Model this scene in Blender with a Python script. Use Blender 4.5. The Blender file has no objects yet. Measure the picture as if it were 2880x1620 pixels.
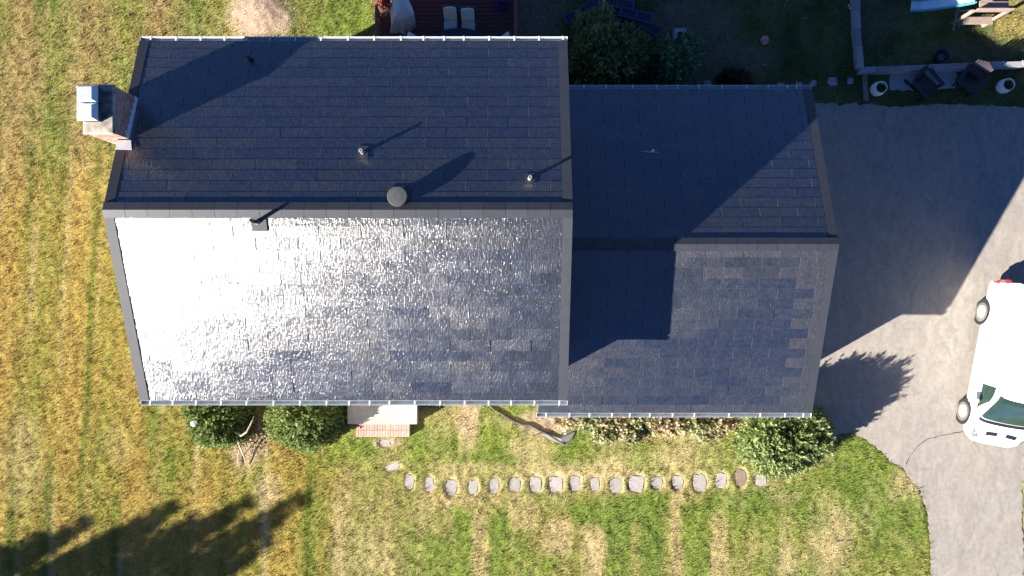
import bpy, bmesh, math, random
import numpy as np
from mathutils import Vector, Matrix, Euler

R = math.radians
random.seed(7)
RS = np.random.RandomState(11)
S = bpy.context.scene
COL = S.collection

# ------------------------------------------------------------------ camera, sky, sun, exposure
CH = 28.35            # drone height above the driveway, metres
FPX = 2217.0          # focal length in pixels of the 2880 px wide photograph
cam_d = bpy.data.cameras.new('camera')
cam_d.sensor_width = 36.0
cam_d.lens = 36.0 * FPX / 2880.0
cam_d.clip_start = 0.1
cam_d.clip_end = 900.0
cam = bpy.data.objects.new('camera', cam_d)
COL.objects.link(cam)
cam.location = (0, 0, CH)
cam.rotation_euler = (0, 0, 0)
S.camera = cam

SUN_EL = R(22.0)
SUN_TO = Vector((-math.cos(R(29.3)) * math.cos(SUN_EL), -math.sin(R(29.3)) * math.cos(SUN_EL), math.sin(SUN_EL)))
world = bpy.data.worlds.new('World')
S.world = world
world.use_nodes = True
wn, wl = world.node_tree.nodes, world.node_tree.links
for n in list(wn):
    wn.remove(n)
wo = wn.new('ShaderNodeOutputWorld')
bg = wn.new('ShaderNodeBackground')
sky = wn.new('ShaderNodeTexSky')
sky.sky_type = 'NISHITA'
sky.sun_disc = False
sky.sun_elevation = SUN_EL
sky.sun_rotation = math.atan2(SUN_TO.x, SUN_TO.y)
sky.altitude = 200
sky.air_density = 0.3
sky.dust_density = 0.1
sky.ozone_density = 7.0
bg.inputs['Strength'].default_value = 0.075
wl.new(sky.outputs[0], bg.inputs['Color'])
wl.new(bg.outputs[0], wo.inputs['Surface'])

sun_d = bpy.data.lights.new('sun', 'SUN')
sun_d.energy = 5.0
sun_d.angle = R(0.5)
sun_d.color = (1.0, 0.925, 0.82)
sun = bpy.data.objects.new('sun', sun_d)
COL.objects.link(sun)
sun.rotation_euler = SUN_TO.to_track_quat('Z', 'Y').to_euler()
sun.location = (-40, -25, 30)

S.view_settings.view_transform = 'Standard'
S.view_settings.look = 'None'
S.view_settings.exposure = 2.15
S.view_settings.gamma = 1.0
S.view_settings.use_curve_mapping = False
S.cycles.max_bounces = 6
S.cycles.diffuse_bounces = 3
S.cycles.glossy_bounces = 3
S.cycles.transparent_max_bounces = 6
S.cycles.use_denoising = True


# ------------------------------------------------------------------ helpers
def G(px, py, z=0.0):
    """where a point seen at photo pixel px, py stands if it is z metres above the ground"""
    k = (CH - z) / FPX
    return Vector(((px - 1440.0) * k, (810.0 - py) * k, z))


def empty(name, loc, label=None, cat=None, group=None, rotz=0.0):
    o = bpy.data.objects.new(name, None)
    o.location = loc
    o.rotation_euler = (0, 0, rotz)
    o.empty_display_size = 0.2
    COL.objects.link(o)
    tag(o, label, cat, group)
    return o


def tag(o, label=None, cat=None, group=None, kind=None):
    if label: o['label'] = label
    if cat: o['category'] = cat
    if group: o['group'] = group
    if kind: o['kind'] = kind
    return o


class MB:
    """collects faces, then links them as one mesh object"""
    def __init__(self):
        self.v, self.f = [], []

    def add(self, vs, fs):
        b = len(self.v)
        self.v += [tuple(p) for p in vs]
        self.f += [tuple(i + b for i in f) for f in fs]
        return self

    def box(self, c, s, rot=None, ch=0.0):
        """box centred at c, size s, optional rotation matrix, chamfered top edges"""
        hx, hy, hz = s[0] / 2, s[1] / 2, s[2] / 2
        if ch > 0:
            p = [(-hx, -hy, -hz), (hx, -hy, -hz), (hx, hy, -hz), (-hx, hy, -hz),
                 (-hx, -hy, hz - ch), (hx, -hy, hz - ch), (hx, hy, hz - ch), (-hx, hy, hz - ch),
                 (-hx + ch, -hy + ch, hz), (hx - ch, -hy + ch, hz), (hx - ch, hy - ch, hz), (-hx + ch, hy - ch, hz)]
            f = [(3, 2, 1, 0), (0, 1, 5, 4), (1, 2, 6, 5), (2, 3, 7, 6), (3, 0, 4, 7),
                 (4, 5, 9, 8), (5, 6, 10, 9), (6, 7, 11, 10), (7, 4, 8, 11), (8, 9, 10, 11)]
        else:
            p = [(-hx, -hy, -hz), (hx, -hy, -hz), (hx, hy, -hz), (-hx, hy, -hz),
                 (-hx, -hy, hz), (hx, -hy, hz), (hx, hy, hz), (-hx, hy, hz)]
            f = [(3, 2, 1, 0), (0, 1, 5, 4), (1, 2, 6, 5), (2, 3, 7, 6), (3, 0, 4, 7), (4, 5, 6, 7)]
        q = []
        for a in p:
            w = Vector(a)
            if rot is not None:
                w = rot @ w
            q.append((w.x + c[0], w.y + c[1], w.z + c[2]))
        return self.add(q, f)

    def bar(self, a, b, w, h=None):
        """square bar from a to b"""
        a, b = Vector(a), Vector(b)
        d = b - a
        q = d.to_track_quat('Z', 'Y').to_matrix()
        return self.box((a + b) / 2, (w, h or w, d.length), q)

    def prism(self, poly, axis, t0, t1):
        """extrude a 2D polygon along an axis ('x','y','z')"""
        n = len(poly)
        def P(p, t):
            if axis == 'x': return (t, p[0], p[1])
            if axis == 'y': return (p[0], t, p[1])
            return (p[0], p[1], t)
        vs = [P(p, t0) for p in poly] + [P(p, t1) for p in poly]
        fs = [tuple(range(n))[::-1], tuple(range(n, 2 * n))]
        fs += [(i, (i + 1) % n, n + (i + 1) % n, n + i) for i in range(n)]
        return self.add(vs, fs)

    def tube(self, path, r, n=8, cap=True):
        path = [Vector(p) for p in path]
        rr = r if isinstance(r, (list, tuple)) else [r] * len(path)
        vs, fs = [], []
        for i, p in enumerate(path):
            d = (path[min(i + 1, len(path) - 1)] - path[max(i - 1, 0)])
            m = d.to_track_quat('Z', 'Y').to_matrix()
            for k in range(n):
                a = 2 * math.pi * k / n
                vs.append(p + m @ Vector((math.cos(a) * rr[i], math.sin(a) * rr[i], 0)))
        for i in range(len(path) - 1):
            for k in range(n):
                k2 = (k + 1) % n
                fs.append((i * n + k, i * n + k2, (i + 1) * n + k2, (i + 1) * n + k))
        if cap:
            fs.append(tuple(range(n))[::-1])
            fs.append(tuple((len(path) - 1) * n + k for k in range(n)))
        return self.add(vs, fs)

    def lathe(self, prof, n=24, c=(0, 0, 0)):
        """profile of (radius, z) turned about the vertical through c"""
        vs, fs = [], []
        for (r, z) in prof:
            for k in range(n):
                a = 2 * math.pi * k / n
                vs.append((c[0] + r * math.cos(a), c[1] + r * math.sin(a), c[2] + z))
        for i in range(len(prof) - 1):
            for k in range(n):
                k2 = (k + 1) % n
                fs.append((i * n + k, i * n + k2, (i + 1) * n + k2, (i + 1) * n + k))
        fs.append(tuple(range(n))[::-1])
        fs.append(tuple((len(prof) - 1) * n + k for k in range(n)))
        return self.add(vs, fs)

    def mesh(self, name, mat, smooth=False, fix=True):
        me = bpy.data.meshes.new(name)
        me.from_pydata(self.v, [], self.f)
        if fix:
            bm = bmesh.new(); bm.from_mesh(me)
            bmesh.ops.recalc_face_normals(bm, faces=bm.faces)
            bm.to_mesh(me); bm.free()
        if smooth:
            me.polygons.foreach_set('use_smooth', [True] * len(me.polygons))
        if mat: me.materials.append(mat)
        me.update()
        return me

    def build(self, name, mat, parent=None, smooth=False, local=False, fix=True):
        return link(name, self.mesh(name, mat, smooth, fix), parent, local)


def link(name, me, parent=None, local=False, mw=None):
    """local: the mesh is in the parent's own space; otherwise it was modelled in world space"""
    o = bpy.data.objects.new(name, me)
    COL.objects.link(o)
    if parent is not None:
        o.parent = parent
        if not local:
            o.matrix_parent_inverse = pworld(parent).inverted()
    if mw is not None:
        o.matrix_basis = mw
    return o


def pworld(o):
    m = Matrix.LocRotScale(o.location, o.rotation_euler, o.scale)
    if o.parent is not None:
        return pworld(o.parent) @ o.matrix_parent_inverse @ m
    return m


def copy_tree(o, parent=None):
    c = o.copy()
    COL.objects.link(c)
    if parent is not None:
        c.parent = parent
    for ch in [x for x in bpy.data.objects if x.parent == o and x != c]:
        copy_tree(ch, c)
    return c


# ---- value noise for colour and relief made in numpy
_TAB = np.random.RandomState(3).rand(256, 256)
def vn(x, y, s=0):
    ix, iy = np.floor(x).astype(int), np.floor(y).astype(int)
    fx, fy = x - ix, y - iy
    fx, fy = fx * fx * (3 - 2 * fx), fy * fy * (3 - 2 * fy)
    ix, iy = ix + 37 * s, iy + 91 * s
    a = _TAB[ix & 255, iy & 255]; b = _TAB[(ix + 1) & 255, iy & 255]
    c = _TAB[ix & 255, (iy + 1) & 255]; d = _TAB[(ix + 1) & 255, (iy + 1) & 255]
    return (a * (1 - fx) + b * fx) * (1 - fy) + (c * (1 - fx) + d * fx) * fy
def fbm(x, y, s=0, o=4):
    t, a, n = 0, 0.5, 0
    for i in range(o):
        t = t + a * vn(x * 2 ** i, y * 2 ** i, s + i); n += a; a *= 0.55
    return t / n
def sst(a, b, x):
    t = np.clip((x - a) / (b - a), 0, 1)
    return t * t * (3 - 2 * t)


# ------------------------------------------------------------------ materials
def mat(name, col, rough=0.8, metal=0.0, var=0.15, scale=6.0, bump=0.0, bscale=40.0, spec=0.5, rnd=0.0, stretch=None,
        ior=None, coat=0.0, dark=None, dscale=2.0, damt=0.0):
    """principled material: base colour varied by noise, by object, and by stains of a second colour"""
    m = bpy.data.materials.new(name)
    m.use_nodes = True
    nt = m.node_tree; N, L = nt.nodes, nt.links
    b = N['Principled BSDF']
    b.inputs['Roughness'].default_value = rough
    b.inputs['Metallic'].default_value = metal
    b.inputs['Specular IOR Level'].default_value = spec
    if ior: b.inputs['IOR'].default_value = ior
    if coat:
        b.inputs['Coat Weight'].default_value = coat
        b.inputs['Coat Roughness'].default_value = 0.08
    geo = N.new('ShaderNodeNewGeometry')
    mp = N.new('ShaderNodeMapping')
    L.new(geo.outputs['Position'], mp.inputs['Vector'])
    if stretch: mp.inputs['Scale'].default_value = stretch
    nz = N.new('ShaderNodeTexNoise'); nz.inputs['Scale'].default_value = scale; nz.inputs['Detail'].default_value = 6
    L.new(mp.outputs[0], nz.inputs['Vector'])
    mr = N.new('ShaderNodeMapRange')
    mr.inputs['From Min'].default_value = 0.25; mr.inputs['From Max'].default_value = 0.75
    mr.inputs['To Min'].default_value = 1 - var; mr.inputs['To Max'].default_value = 1 + var
    L.new(nz.outputs['Fac'], mr.inputs['Value'])
    val = mr.outputs[0]
    if rnd:
        oi = N.new('ShaderNodeObjectInfo')
        m2 = N.new('ShaderNodeMapRange')
        m2.inputs['To Min'].default_value = 1 - rnd; m2.inputs['To Max'].default_value = 1 + rnd
        L.new(oi.outputs['Random'], m2.inputs['Value'])
        mu = N.new('ShaderNodeMath'); mu.operation = 'MULTIPLY'
        L.new(val, mu.inputs[0]); L.new(m2.outputs[0], mu.inputs[1])
        val = mu.outputs[0]
    vm = N.new('ShaderNodeVectorMath'); vm.operation = 'SCALE'
    vm.inputs[0].default_value = col[:3]
    L.new(val, vm.inputs['Scale'])
    out = vm.outputs[0]
    if dark is not None:
        n3 = N.new('ShaderNodeTexNoise'); n3.inputs['Scale'].default_value = dscale; n3.inputs['Detail'].default_value = 5
        L.new(geo.outputs['Position'], n3.inputs['Vector'])
        m3 = N.new('ShaderNodeMapRange')
        m3.inputs['From Min'].default_value = 0.45; m3.inputs['From Max'].default_value = 0.7
        m3.inputs['To Max'].default_value = damt
        L.new(n3.outputs['Fac'], m3.inputs['Value'])
        mx = N.new('ShaderNodeMix'); mx.data_type = 'RGBA'
        L.new(m3.outputs[0], mx.inputs['Factor'])
        L.new(out, mx.inputs[6]); mx.inputs[7].default_value = (*dark, 1)
        out = mx.outputs[2]
    L.new(out, b.inputs['Base Color'])
    if bump:
        n2 = N.new('ShaderNodeTexNoise'); n2.inputs['Scale'].default_value = bscale; n2.inputs['Detail'].default_value = 4
        L.new(mp.outputs[0], n2.inputs['Vector'])
        bp = N.new('ShaderNodeBump'); bp.inputs['Distance'].default_value = bump; bp.inputs['Strength'].default_value = 1.0
        L.new(n2.outputs['Fac'], bp.inputs['Height'])
        L.new(bp.outputs[0], b.inputs['Normal'])
    return m


def vmat(name, rough=0.7, var=0.25, scale=25.0, bump=0.0, bscale=40.0, trans=0.0, spec=0.3):
    """material whose colour comes from the mesh's own 'col' attribute (the colour of soil, blade or leaf)"""
    m = bpy.data.materials.new(name)
    m.use_nodes = True
    nt = m.node_tree; N, L = nt.nodes, nt.links
    b = N['Principled BSDF']
    b.inputs['Roughness'].default_value = rough
    b.inputs['Specular IOR Level'].default_value = spec
    at = N.new('ShaderNodeAttribute'); at.attribute_name = 'col'
    geo = N.new('ShaderNodeNewGeometry')
    nz = N.new('ShaderNodeTexNoise'); nz.inputs['Scale'].default_value = scale; nz.inputs['Detail'].default_value = 6
    L.new(geo.outputs['Position'], nz.inputs['Vector'])
    mr = N.new('ShaderNodeMapRange')
    mr.inputs['From Min'].default_value = 0.3; mr.inputs['From Max'].default_value = 0.7
    mr.inputs['To Min'].default_value = 1 - var; mr.inputs['To Max'].default_value = 1 + var
    L.new(nz.outputs['Fac'], mr.inputs['Value'])
    vm = N.new('ShaderNodeVectorMath'); vm.operation = 'SCALE'
    L.new(at.outputs['Color'], vm.inputs[0]); L.new(mr.outputs[0], vm.inputs['Scale'])
    L.new(vm.outputs[0], b.inputs['Base Color'])
    if bump:
        n2 = N.new('ShaderNodeTexNoise'); n2.inputs['Scale'].default_value = bscale; n2.inputs['Detail'].default_value = 5
        L.new(geo.outputs['Position'], n2.inputs['Vector'])
        bp = N.new('ShaderNodeBump'); bp.inputs['Distance'].default_value = bump
        L.new(n2.outputs['Fac'], bp.inputs['Height'])
        L.new(bp.outputs[0], b.inputs['Normal'])
    if trans:
        tr = N.new('ShaderNodeBsdfTranslucent')
        L.new(vm.outputs[0], tr.inputs['Color'])
        mx = N.new('ShaderNodeMixShader'); mx.inputs[0].default_value = trans
        L.new(b.outputs[0], mx.inputs[1]); L.new(tr.outputs[0], mx.inputs[2])
        L.new(mx.outputs[0], N['Material Output'].inputs['Surface'])
    return m


def tile_mat(name, base, warm, ior, rough, aniso, bumpd, cells):
    """textured roof glass: streaks that run down the slope turn the surface from side to side"""
    m = bpy.data.materials.new(name)
    m.use_nodes = True
    nt = m.node_tree; N, L = nt.nodes, nt.links
    b = N['Principled BSDF']
    b.inputs['IOR'].default_value = ior
    geo = N.new('ShaderNodeNewGeometry')
    oi = N.new('ShaderNodeObjectInfo')
    # colour: per tile between two tones, fine granules
    mx = N.new('ShaderNodeMix'); mx.data_type = 'RGBA'
    mx.inputs[6].default_value = (*base, 1); mx.inputs[7].default_value = (*warm, 1)
    L.new(oi.outputs['Random'], mx.inputs['Factor'])
    nz = N.new('ShaderNodeTexNoise'); nz.inputs['Scale'].default_value = 9; nz.inputs['Detail'].default_value = 8
    L.new(geo.outputs['Position'], nz.inputs['Vector'])
    mr = N.new('ShaderNodeMapRange')
    mr.inputs['From Min'].default_value = 0.3; mr.inputs['From Max'].default_value = 0.7
    mr.inputs['To Min'].default_value = 0.7; mr.inputs['To Max'].default_value = 1.3
    L.new(nz.outputs['Fac'], mr.inputs['Value'])
    vm = N.new('ShaderNodeVectorMath'); vm.operation = 'SCALE'
    L.new(mx.outputs[2], vm.inputs[0]); L.new(mr.outputs[0], vm.inputs['Scale'])
    L.new(vm.outputs[0], b.inputs['Base Color'])
    # roughness per tile and in blotches
    n3 = N.new('ShaderNodeTexNoise'); n3.inputs['Scale'].default_value = 2.2; n3.inputs['Detail'].default_value = 5
    mp3 = N.new('ShaderNodeMapping'); mp3.inputs['Scale'].default_value = (1.6, 1.0, 1.0)
    L.new(geo.outputs['Position'], mp3.inputs['Vector']); L.new(mp3.outputs[0], n3.inputs['Vector'])
    add = N.new('ShaderNodeMath'); add.operation = 'ADD'
    sc = N.new('ShaderNodeMath'); sc.operation = 'MULTIPLY'; sc.inputs[1].default_value = 0.06
    L.new(oi.outputs['Random'], sc.inputs[0])
    mr3 = N.new('ShaderNodeMapRange')
    mr3.inputs['From Min'].default_value = 0.3; mr3.inputs['From Max'].default_value = 0.7
    mr3.inputs['To Min'].default_value = rough - 0.05; mr3.inputs['To Max'].default_value = rough + 0.005
    L.new(n3.outputs['Fac'], mr3.inputs['Value'])
    L.new(mr3.outputs[0], add.inputs[0]); L.new(sc.outputs[0], add.inputs[1])
    L.new(add.outputs[0], b.inputs['Roughness'])
    # streaked relief
    mp = N.new('ShaderNodeMapping'); mp.inputs['Scale'].default_value = (30.0, 8.0, 5.0)
    L.new(geo.outputs['Position'], mp.inputs['Vector'])
    n2 = N.new('ShaderNodeTexNoise'); n2.inputs['Scale'].default_value = 1.0; n2.inputs['Detail'].default_value = 4
    n2.inputs['Roughness'].default_value = 0.6
    L.new(mp.outputs[0], n2.inputs['Vector'])
    bp = N.new('ShaderNodeBump'); bp.inputs['Strength'].default_value = 1.0
    bp.inputs['Distance'].default_value = bumpd
    L.new(n2.outputs['Fac'], bp.inputs['Height'])
    L.new(bp.outputs[0], b.inputs['Normal'])
    b.inputs['Anisotropic'].default_value = aniso
    tg = N.new('ShaderNodeCombineXYZ'); tg.inputs['X'].default_value = 1.0
    L.new(tg.outputs[0], b.inputs['Tangent'])
    return m


M = {}
M['pv'] = tile_mat('solar_glass_tile', (0.0140, 0.0185, 0.033), (0.0185, 0.022, 0.033), 2.0, 0.21, 0.62, 0.0125, True)
M['plain'] = tile_mat('plain_glass_tile', (0.0175, 0.0205, 0.029), (0.0235, 0.0245, 0.031), 2.0, 0.22, 0.62, 0.0125, False)
M['tile_edge'] = mat('tile_edge', (0.080, 0.070, 0.056), 0.85, spec=0.1)
M['cap'] = mat('painted_ridge_steel', (0.018, 0.021, 0.028), 0.55, 0, 0.16, 5, 0.0008, 120, rnd=0.14, spec=0.6)
M['deck_ply'] = mat('roof_underlay', (0.20, 0.17, 0.125), 0.9, 0, 0.2)
M['gutter'] = mat('white_gutter_paint', (0.42, 0.46, 0.49), 0.5, 0, 0.08, 3, dark=(0.30, 0.27, 0.22), dscale=5, damt=0.25)
M['hanger'] = mat('white_bracket_paint', (0.54, 0.56, 0.56), 0.4, 0, 0.04)
M['siding'] = mat('cream_siding', (0.55, 0.52, 0.45), 0.7, 0, 0.08)
M['brick'] = mat('red_chimney_brick', (0.30, 0.145, 0.105), 0.9, 0, 0.25, 20, 0.003, 90, rnd=0.25, dark=(0.5, 0.42, 0.36), dscale=6, damt=0.5)
M['mortar'] = mat('pale_mortar', (0.42, 0.37, 0.31), 0.95, 0, 0.2, 15, 0.002, 90)
M['crown'] = mat('cement_chimney_crown', (0.36, 0.32, 0.26), 0.9, 0, 0.2, 9, 0.003, 60, dark=(0.04, 0.038, 0.035), dscale=3.0, damt=0.95)  # dark blotches are soot plus painted shade round the caps
M['zinc'] = mat('galvanised_steel', (0.62, 0.64, 0.66), 0.42, 0.6, 0.1, 12)
M['flash'] = mat('pale_aluminium_flashing', (0.60, 0.64, 0.68), 0.5, 0.35, 0.08)
M['mesh'] = mat('dark_flue_screen', (0.03, 0.035, 0.035), 0.7)
M['vent'] = mat('grey_green_vent_paint', (0.050, 0.057, 0.060), 0.7, 0, 0.12, 10, spec=0.2)
M['lead'] = mat('lead_pipe_boot', (0.40, 0.40, 0.39), 0.5, 0.5, 0.15)
M['blackpipe'] = mat('black_pipe', (0.015, 0.015, 0.016), 0.55)
M['rustpipe'] = mat('rust_red_pipe', (0.10, 0.04, 0.03), 0.8)
M['concrete'] = mat('stoop_concrete', (0.46, 0.41, 0.34), 0.9, 0, 0.12, 4, 0.002, 70, dark=(0.26, 0.22, 0.19), dscale=2.4, damt=0.5)
M['stepbrick'] = mat('pink_step_brick', (0.42, 0.275, 0.225), 0.9, 0, 0.15, 20, 0.002, 80, rnd=0.14)
M['asphalt'] = mat('worn_asphalt', (0.252, 0.231, 0.204), 0.92, 0, 0.13, 7, 0.004, 90, dark=(0.29, 0.25, 0.205), dscale=0.7, damt=0.5)
_nt = M['asphalt'].node_tree; _N, _L = _nt.nodes, _nt.links
_b = _N['Principled BSDF']; _src = _b.inputs['Base Color'].links[0].from_socket
_g = _N.new('ShaderNodeNewGeometry'); _m = _N.new('ShaderNodeMapping'); _m.inputs['Scale'].default_value = (1.0, .5, 1); _m.inputs['Rotation'].default_value = (0, 0, .12)
_L.new(_g.outputs['Position'], _m.inputs['Vector'])
_n = _N.new('ShaderNodeTexNoise'); _n.inputs['Scale'].default_value = 2.6; _n.inputs['Detail'].default_value = 7; _n.inputs['Roughness'].default_value = .62; _n.inputs['Distortion'].default_value = 1.2
_L.new(_m.outputs[0], _n.inputs['Vector'])
_r = _N.new('ShaderNodeMapRange'); _r.inputs['From Min'].default_value = .3; _r.inputs['From Max'].default_value = .7; _r.inputs['To Min'].default_value = .80; _r.inputs['To Max'].default_value = 1.17
_L.new(_n.outputs['Fac'], _r.inputs['Value'])
_v = _N.new('ShaderNodeVectorMath'); _v.operation = 'SCALE'
_L.new(_src, _v.inputs[0]); _L.new(_r.outputs[0], _v.inputs['Scale']); _L.new(_v.outputs[0], _b.inputs['Base Color'])
M['crack'] = mat('asphalt_crack', (0.05, 0.045, 0.04), 1.0)
M['stone'] = mat('grey_stepping_stone', (0.265, 0.25, 0.243), 0.9, 0, 0.15, 9, 0.003, 50, rnd=0.12, dark=(0.33, 0.29, 0.24), dscale=6, damt=0.5)
M['stonebrown'] = mat('brown_stepping_stone', (0.19, 0.14, 0.112), 0.9, 0, 0.15, 9, 0.003, 50)
M['bluestone'] = mat('bluish_flagstone', (0.30, 0.33, 0.36), 0.9, 0, 0.15, 9, 0.004, 50, rnd=0.1)
M['wallblock'] = mat('grey_wall_block', (0.25, 0.245, 0.255), 0.95, 0, 0.2, 14, 0.005, 60, rnd=0.22)
M['timber'] = mat('old_border_timber', (0.20, 0.175, 0.155), 0.95, 0, 0.3, 10, 0.004, 60)
M['gravel'] = mat('blue_grey_gravel', (0.30, 0.335, 0.37), 0.95, 0, 0.45, 24, 0.02, 60)
M['deckred'] = mat('red_deck_stain', (0.115, 0.034, 0.029), 0.75, 0, 0.2, 9, 0.001, 60, rnd=0.14)
M['railred'] = mat('red_rail_stain', (0.21, 0.07, 0.06), 0.75, 0, 0.2, 9)
M['cover'] = mat('pale_grill_cover', (0.52, 0.49, 0.46), 0.85, 0, 0.12, 5, 0.006, 18)
M['cushion'] = mat('cream_cushion', (0.60, 0.56, 0.45), 0.9, 0, 0.08)
M['cushion2'] = mat('pale_green_cushion', (0.52, 0.57, 0.52), 0.9, 0, 0.08)
M['wicker'] = mat('dark_wicker', (0.035, 0.03, 0.035), 0.7, 0, 0.3, 40)
M['glasstop'] = mat('smoked_glass_top', (0.02, 0.025, 0.04), 0.15)
M['shutter'] = mat('navy_shutter_paint', (0.045, 0.055, 0.12), 0.55, 0, 0.2, 8, rnd=0.15)
M['shutterin'] = mat('dark_shutter_slats', (0.03, 0.035, 0.07), 0.6, 0, 0.2)
M['adir'] = mat('dark_brown_chair_plastic', (0.020, 0.015, 0.021), 0.5, 0, 0.2, 10)
M['pot'] = mat('white_glazed_pot', (0.62, 0.66, 0.62), 0.4, 0, 0.1, 6)
M['soil'] = mat('potting_soil', (0.05, 0.035, 0.025), 1.0, 0, 0.4, 40, 0.01, 60)
M['greyblock'] = mat('weathered_grey_box', (0.33, 0.33, 0.35), 0.9, 0, 0.2, 12, 0.002, 50)
M['pinkstone'] = mat('pink_orange_lump', (0.50, 0.20, 0.155), 0.8, 0, 0.12, 8)
M['ball'] = mat('pale_yellow_ball', (0.75, 0.52, 0.22), 0.6, 0, 0.1, rnd=0.2)
M['slide'] = mat('pale_blue_slide', (0.50, 0.68, 0.72), 0.4, 0, 0.05)
M['slideteal'] = mat('teal_slide_side', (0.06, 0.30, 0.36), 0.45, 0, 0.08)
M['playwood'] = mat('weathered_play_timber', (0.27, 0.20, 0.165), 0.85, 0, 0.2, 12, 0.002, 60, rnd=0.1)
M['canopy'] = mat('faded_orange_canopy', (0.62, 0.26, 0.17), 0.8, 0, 0.1)
M['blackplastic'] = mat('black_plastic', (0.014, 0.014, 0.018), 0.5)
M['tyre'] = mat('tyre_rubber', (0.10, 0.09, 0.078), 0.85, 0, 0.2)
M['hub'] = mat('silver_wheel_cover', (0.70, 0.70, 0.69), 0.4, 0.3, 0.05)
M['vanwhite'] = mat('white_van_paint', (0.80, 0.80, 0.79), 0.28, 0, 0.01, coat=0.5)
M['vangrey'] = mat('grey_sill_plastic', (0.30, 0.29, 0.27), 0.6, 0, 0.08)
M['vanglass'] = mat('tinted_green_glass', (0.018, 0.035, 0.028), 0.06, 0, 0.2, 3)
M['redlens'] = mat('red_lens', (0.50, 0.02, 0.02), 0.2)
M['amberlens'] = mat('amber_lens', (0.42, 0.13, 0.02), 0.3)
M['clearlens'] = mat('clear_lens', (0.12, 0.14, 0.15), 0.15, 0.3)
M['hose'] = mat('dusty_black_drain_hose', (0.035, 0.031, 0.028), 0.85, 0, 0.3, 20, dark=(0.12, 0.10, 0.075), dscale=3, damt=0.6)
M['greymat'] = mat('grey_splash_mat', (0.16, 0.155, 0.15), 0.85, 0, 0.15, 7, 0.006, 14)
M['twig'] = mat('bleached_twig', (0.42, 0.33, 0.22), 0.85, 0, 0.2, 20)
M['bark'] = mat('brown_bark', (0.09, 0.065, 0.045), 0.95, 0, 0.3, 15, 0.01, 40)
M['whitecap'] = mat('white_cap', (0.80, 0.82, 0.84), 0.3, 0, 0.03)
M['splat'] = mat('white_dropping', (0.62, 0.66, 0.66), 0.8, 0, 0.2, 30)
M['purple'] = mat('purple_petals', (0.10, 0.05, 0.32), 0.8, 0, 0.3, 30)
M['redpetal'] = mat('red_orange_petals', (0.55, 0.10, 0.05), 0.7, 0, 0.3, 30)
M['lawn'] = vmat('lawn_soil_and_thatch', 0.95, 0.32, 18, 0.022, 24, spec=0.1)
M['blade'] = vmat('grass_blade', 0.7, 0.22, 9, trans=0.25, spec=0.2)
M['leaf'] = vmat('leaf', 0.55, 0.2, 12, trans=0.28, spec=0.35)
M['mulch'] = vmat('mulch', 0.95, 0.5, 22, 0.03, 30, spec=0.1)


# ------------------------------------------------------------------ the ground
def ell(x, y, px, py, rx, ry, soft=0.5):
    """soft ellipse given in photo pixels on the ground"""
    c = G(px, py); k = CH / FPX
    wob = 0.5 * (fbm(x * 1.6, y * 1.6, 5, 3) - 0.5)
    d = np.sqrt(((x - c.x) / (rx * k)) ** 2 + ((y - c.y) / (ry * k)) ** 2) + wob
    return 1 - sst(1 - soft, 1 + soft, d)

GREENS = [(1330, 1265, 120, 55, .9), (1220, 1235, 60, 50, .6), (1470, 1185, 50, 60, .5), (1375, 1195, 40, 50, .9), (1560, 1270, 80, 60, .6),
          (1620, 1225, 45, 35, .9), (1835, 1345, 30, 60, .9),
          (1830, 1295, 60, 40, .6), (2010, 1285, 60, 45, .8), (2420, 1330, 130, 120, .75), (2520, 1480, 90, 150, .6), (2200, 1440, 140, 60, .5),
          (2060, 1420, 90, 60, .6), (2300, 1390, 120, 60, .6), (2250, 1600, 60, 60, .5), (1180, 1590, 30, 120, .5), (860, 1560, 25, 140, .8),
          (1000, 1250, 60, 50, .7), (1190, 1285, 40, 70, .7), (430, 1190, 30, 70, .6), (480, 1320, 60, 50, .5), (900, 60, 170, 110, .9), (1040, 60, 80, 120, .6),
          (560, 1270, 90, 70, .5), (620, 60, 90, 90, .45), (930, 1280, 80, 40, .5), (880, 1420, 22, 200, .5), (760, 1500, 30, 150, .4), (1740, 1270, 90, 60, .4)]
TANS = [(1320, 1200, 28, 70, 1.0), (1500, 1265, 60, 40, .8), (1250, 1170, 60, 60, .5), (1880, 1290, 60, 30, .7), (1960, 1280, 80, 60, .5), (1740, 1290, 60, 30, .6), (1320, 1315, 140, 16, .6),
        (1640, 1325, 160, 26, .8), (1750, 1355, 420, 30, .45), (2330, 1510, 60, 110, .9), (2210, 1470, 30, 30, .7), (2200, 1580, 40, 60, .8),
        (760, 1380, 40, 40, .8), (745, 1440, 14, 80, .5), (2560, 1330, 40, 50, .6), (2540, 1370, 50, 40, .5),
        (690, 1300, 40, 40, .6), (1880, 1220, 120, 16, .8), (1720, 1235, 60, 20, .6), (2210, 1400, 40, 16, .6), (330, 1240, 40, 60, .3), (60, 1290, 60, 120, .45), (1090, 1580, 14, 120, .5),
        (950, 1560, 14, 160, .5), (1040, 1540, 40, 60, .4), (2130, 1545, 30, 70, .5)]
DIRT = [(735, 45, 82, 70, 1.0), (1510, 60, 75, 110, .9), (1430, 1205, 0, 0, 0), (1520, 1190, 70, 40, .8), (1760, 1185, 330, 28, .9), (690, 1225, 55, 70, .9), (1090, 1245, 40, 16, .6), (1320, 1185, 30, 50, .5)]
SHADE_DIRT = [(1950, 70, 130, 90, .6), (2050, 170, 120, 60, .6), (1960, 215, 160, 26, .6), (2460, 60, 60, 80, .3), (2700, 150, 160, 40, .3)]

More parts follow.
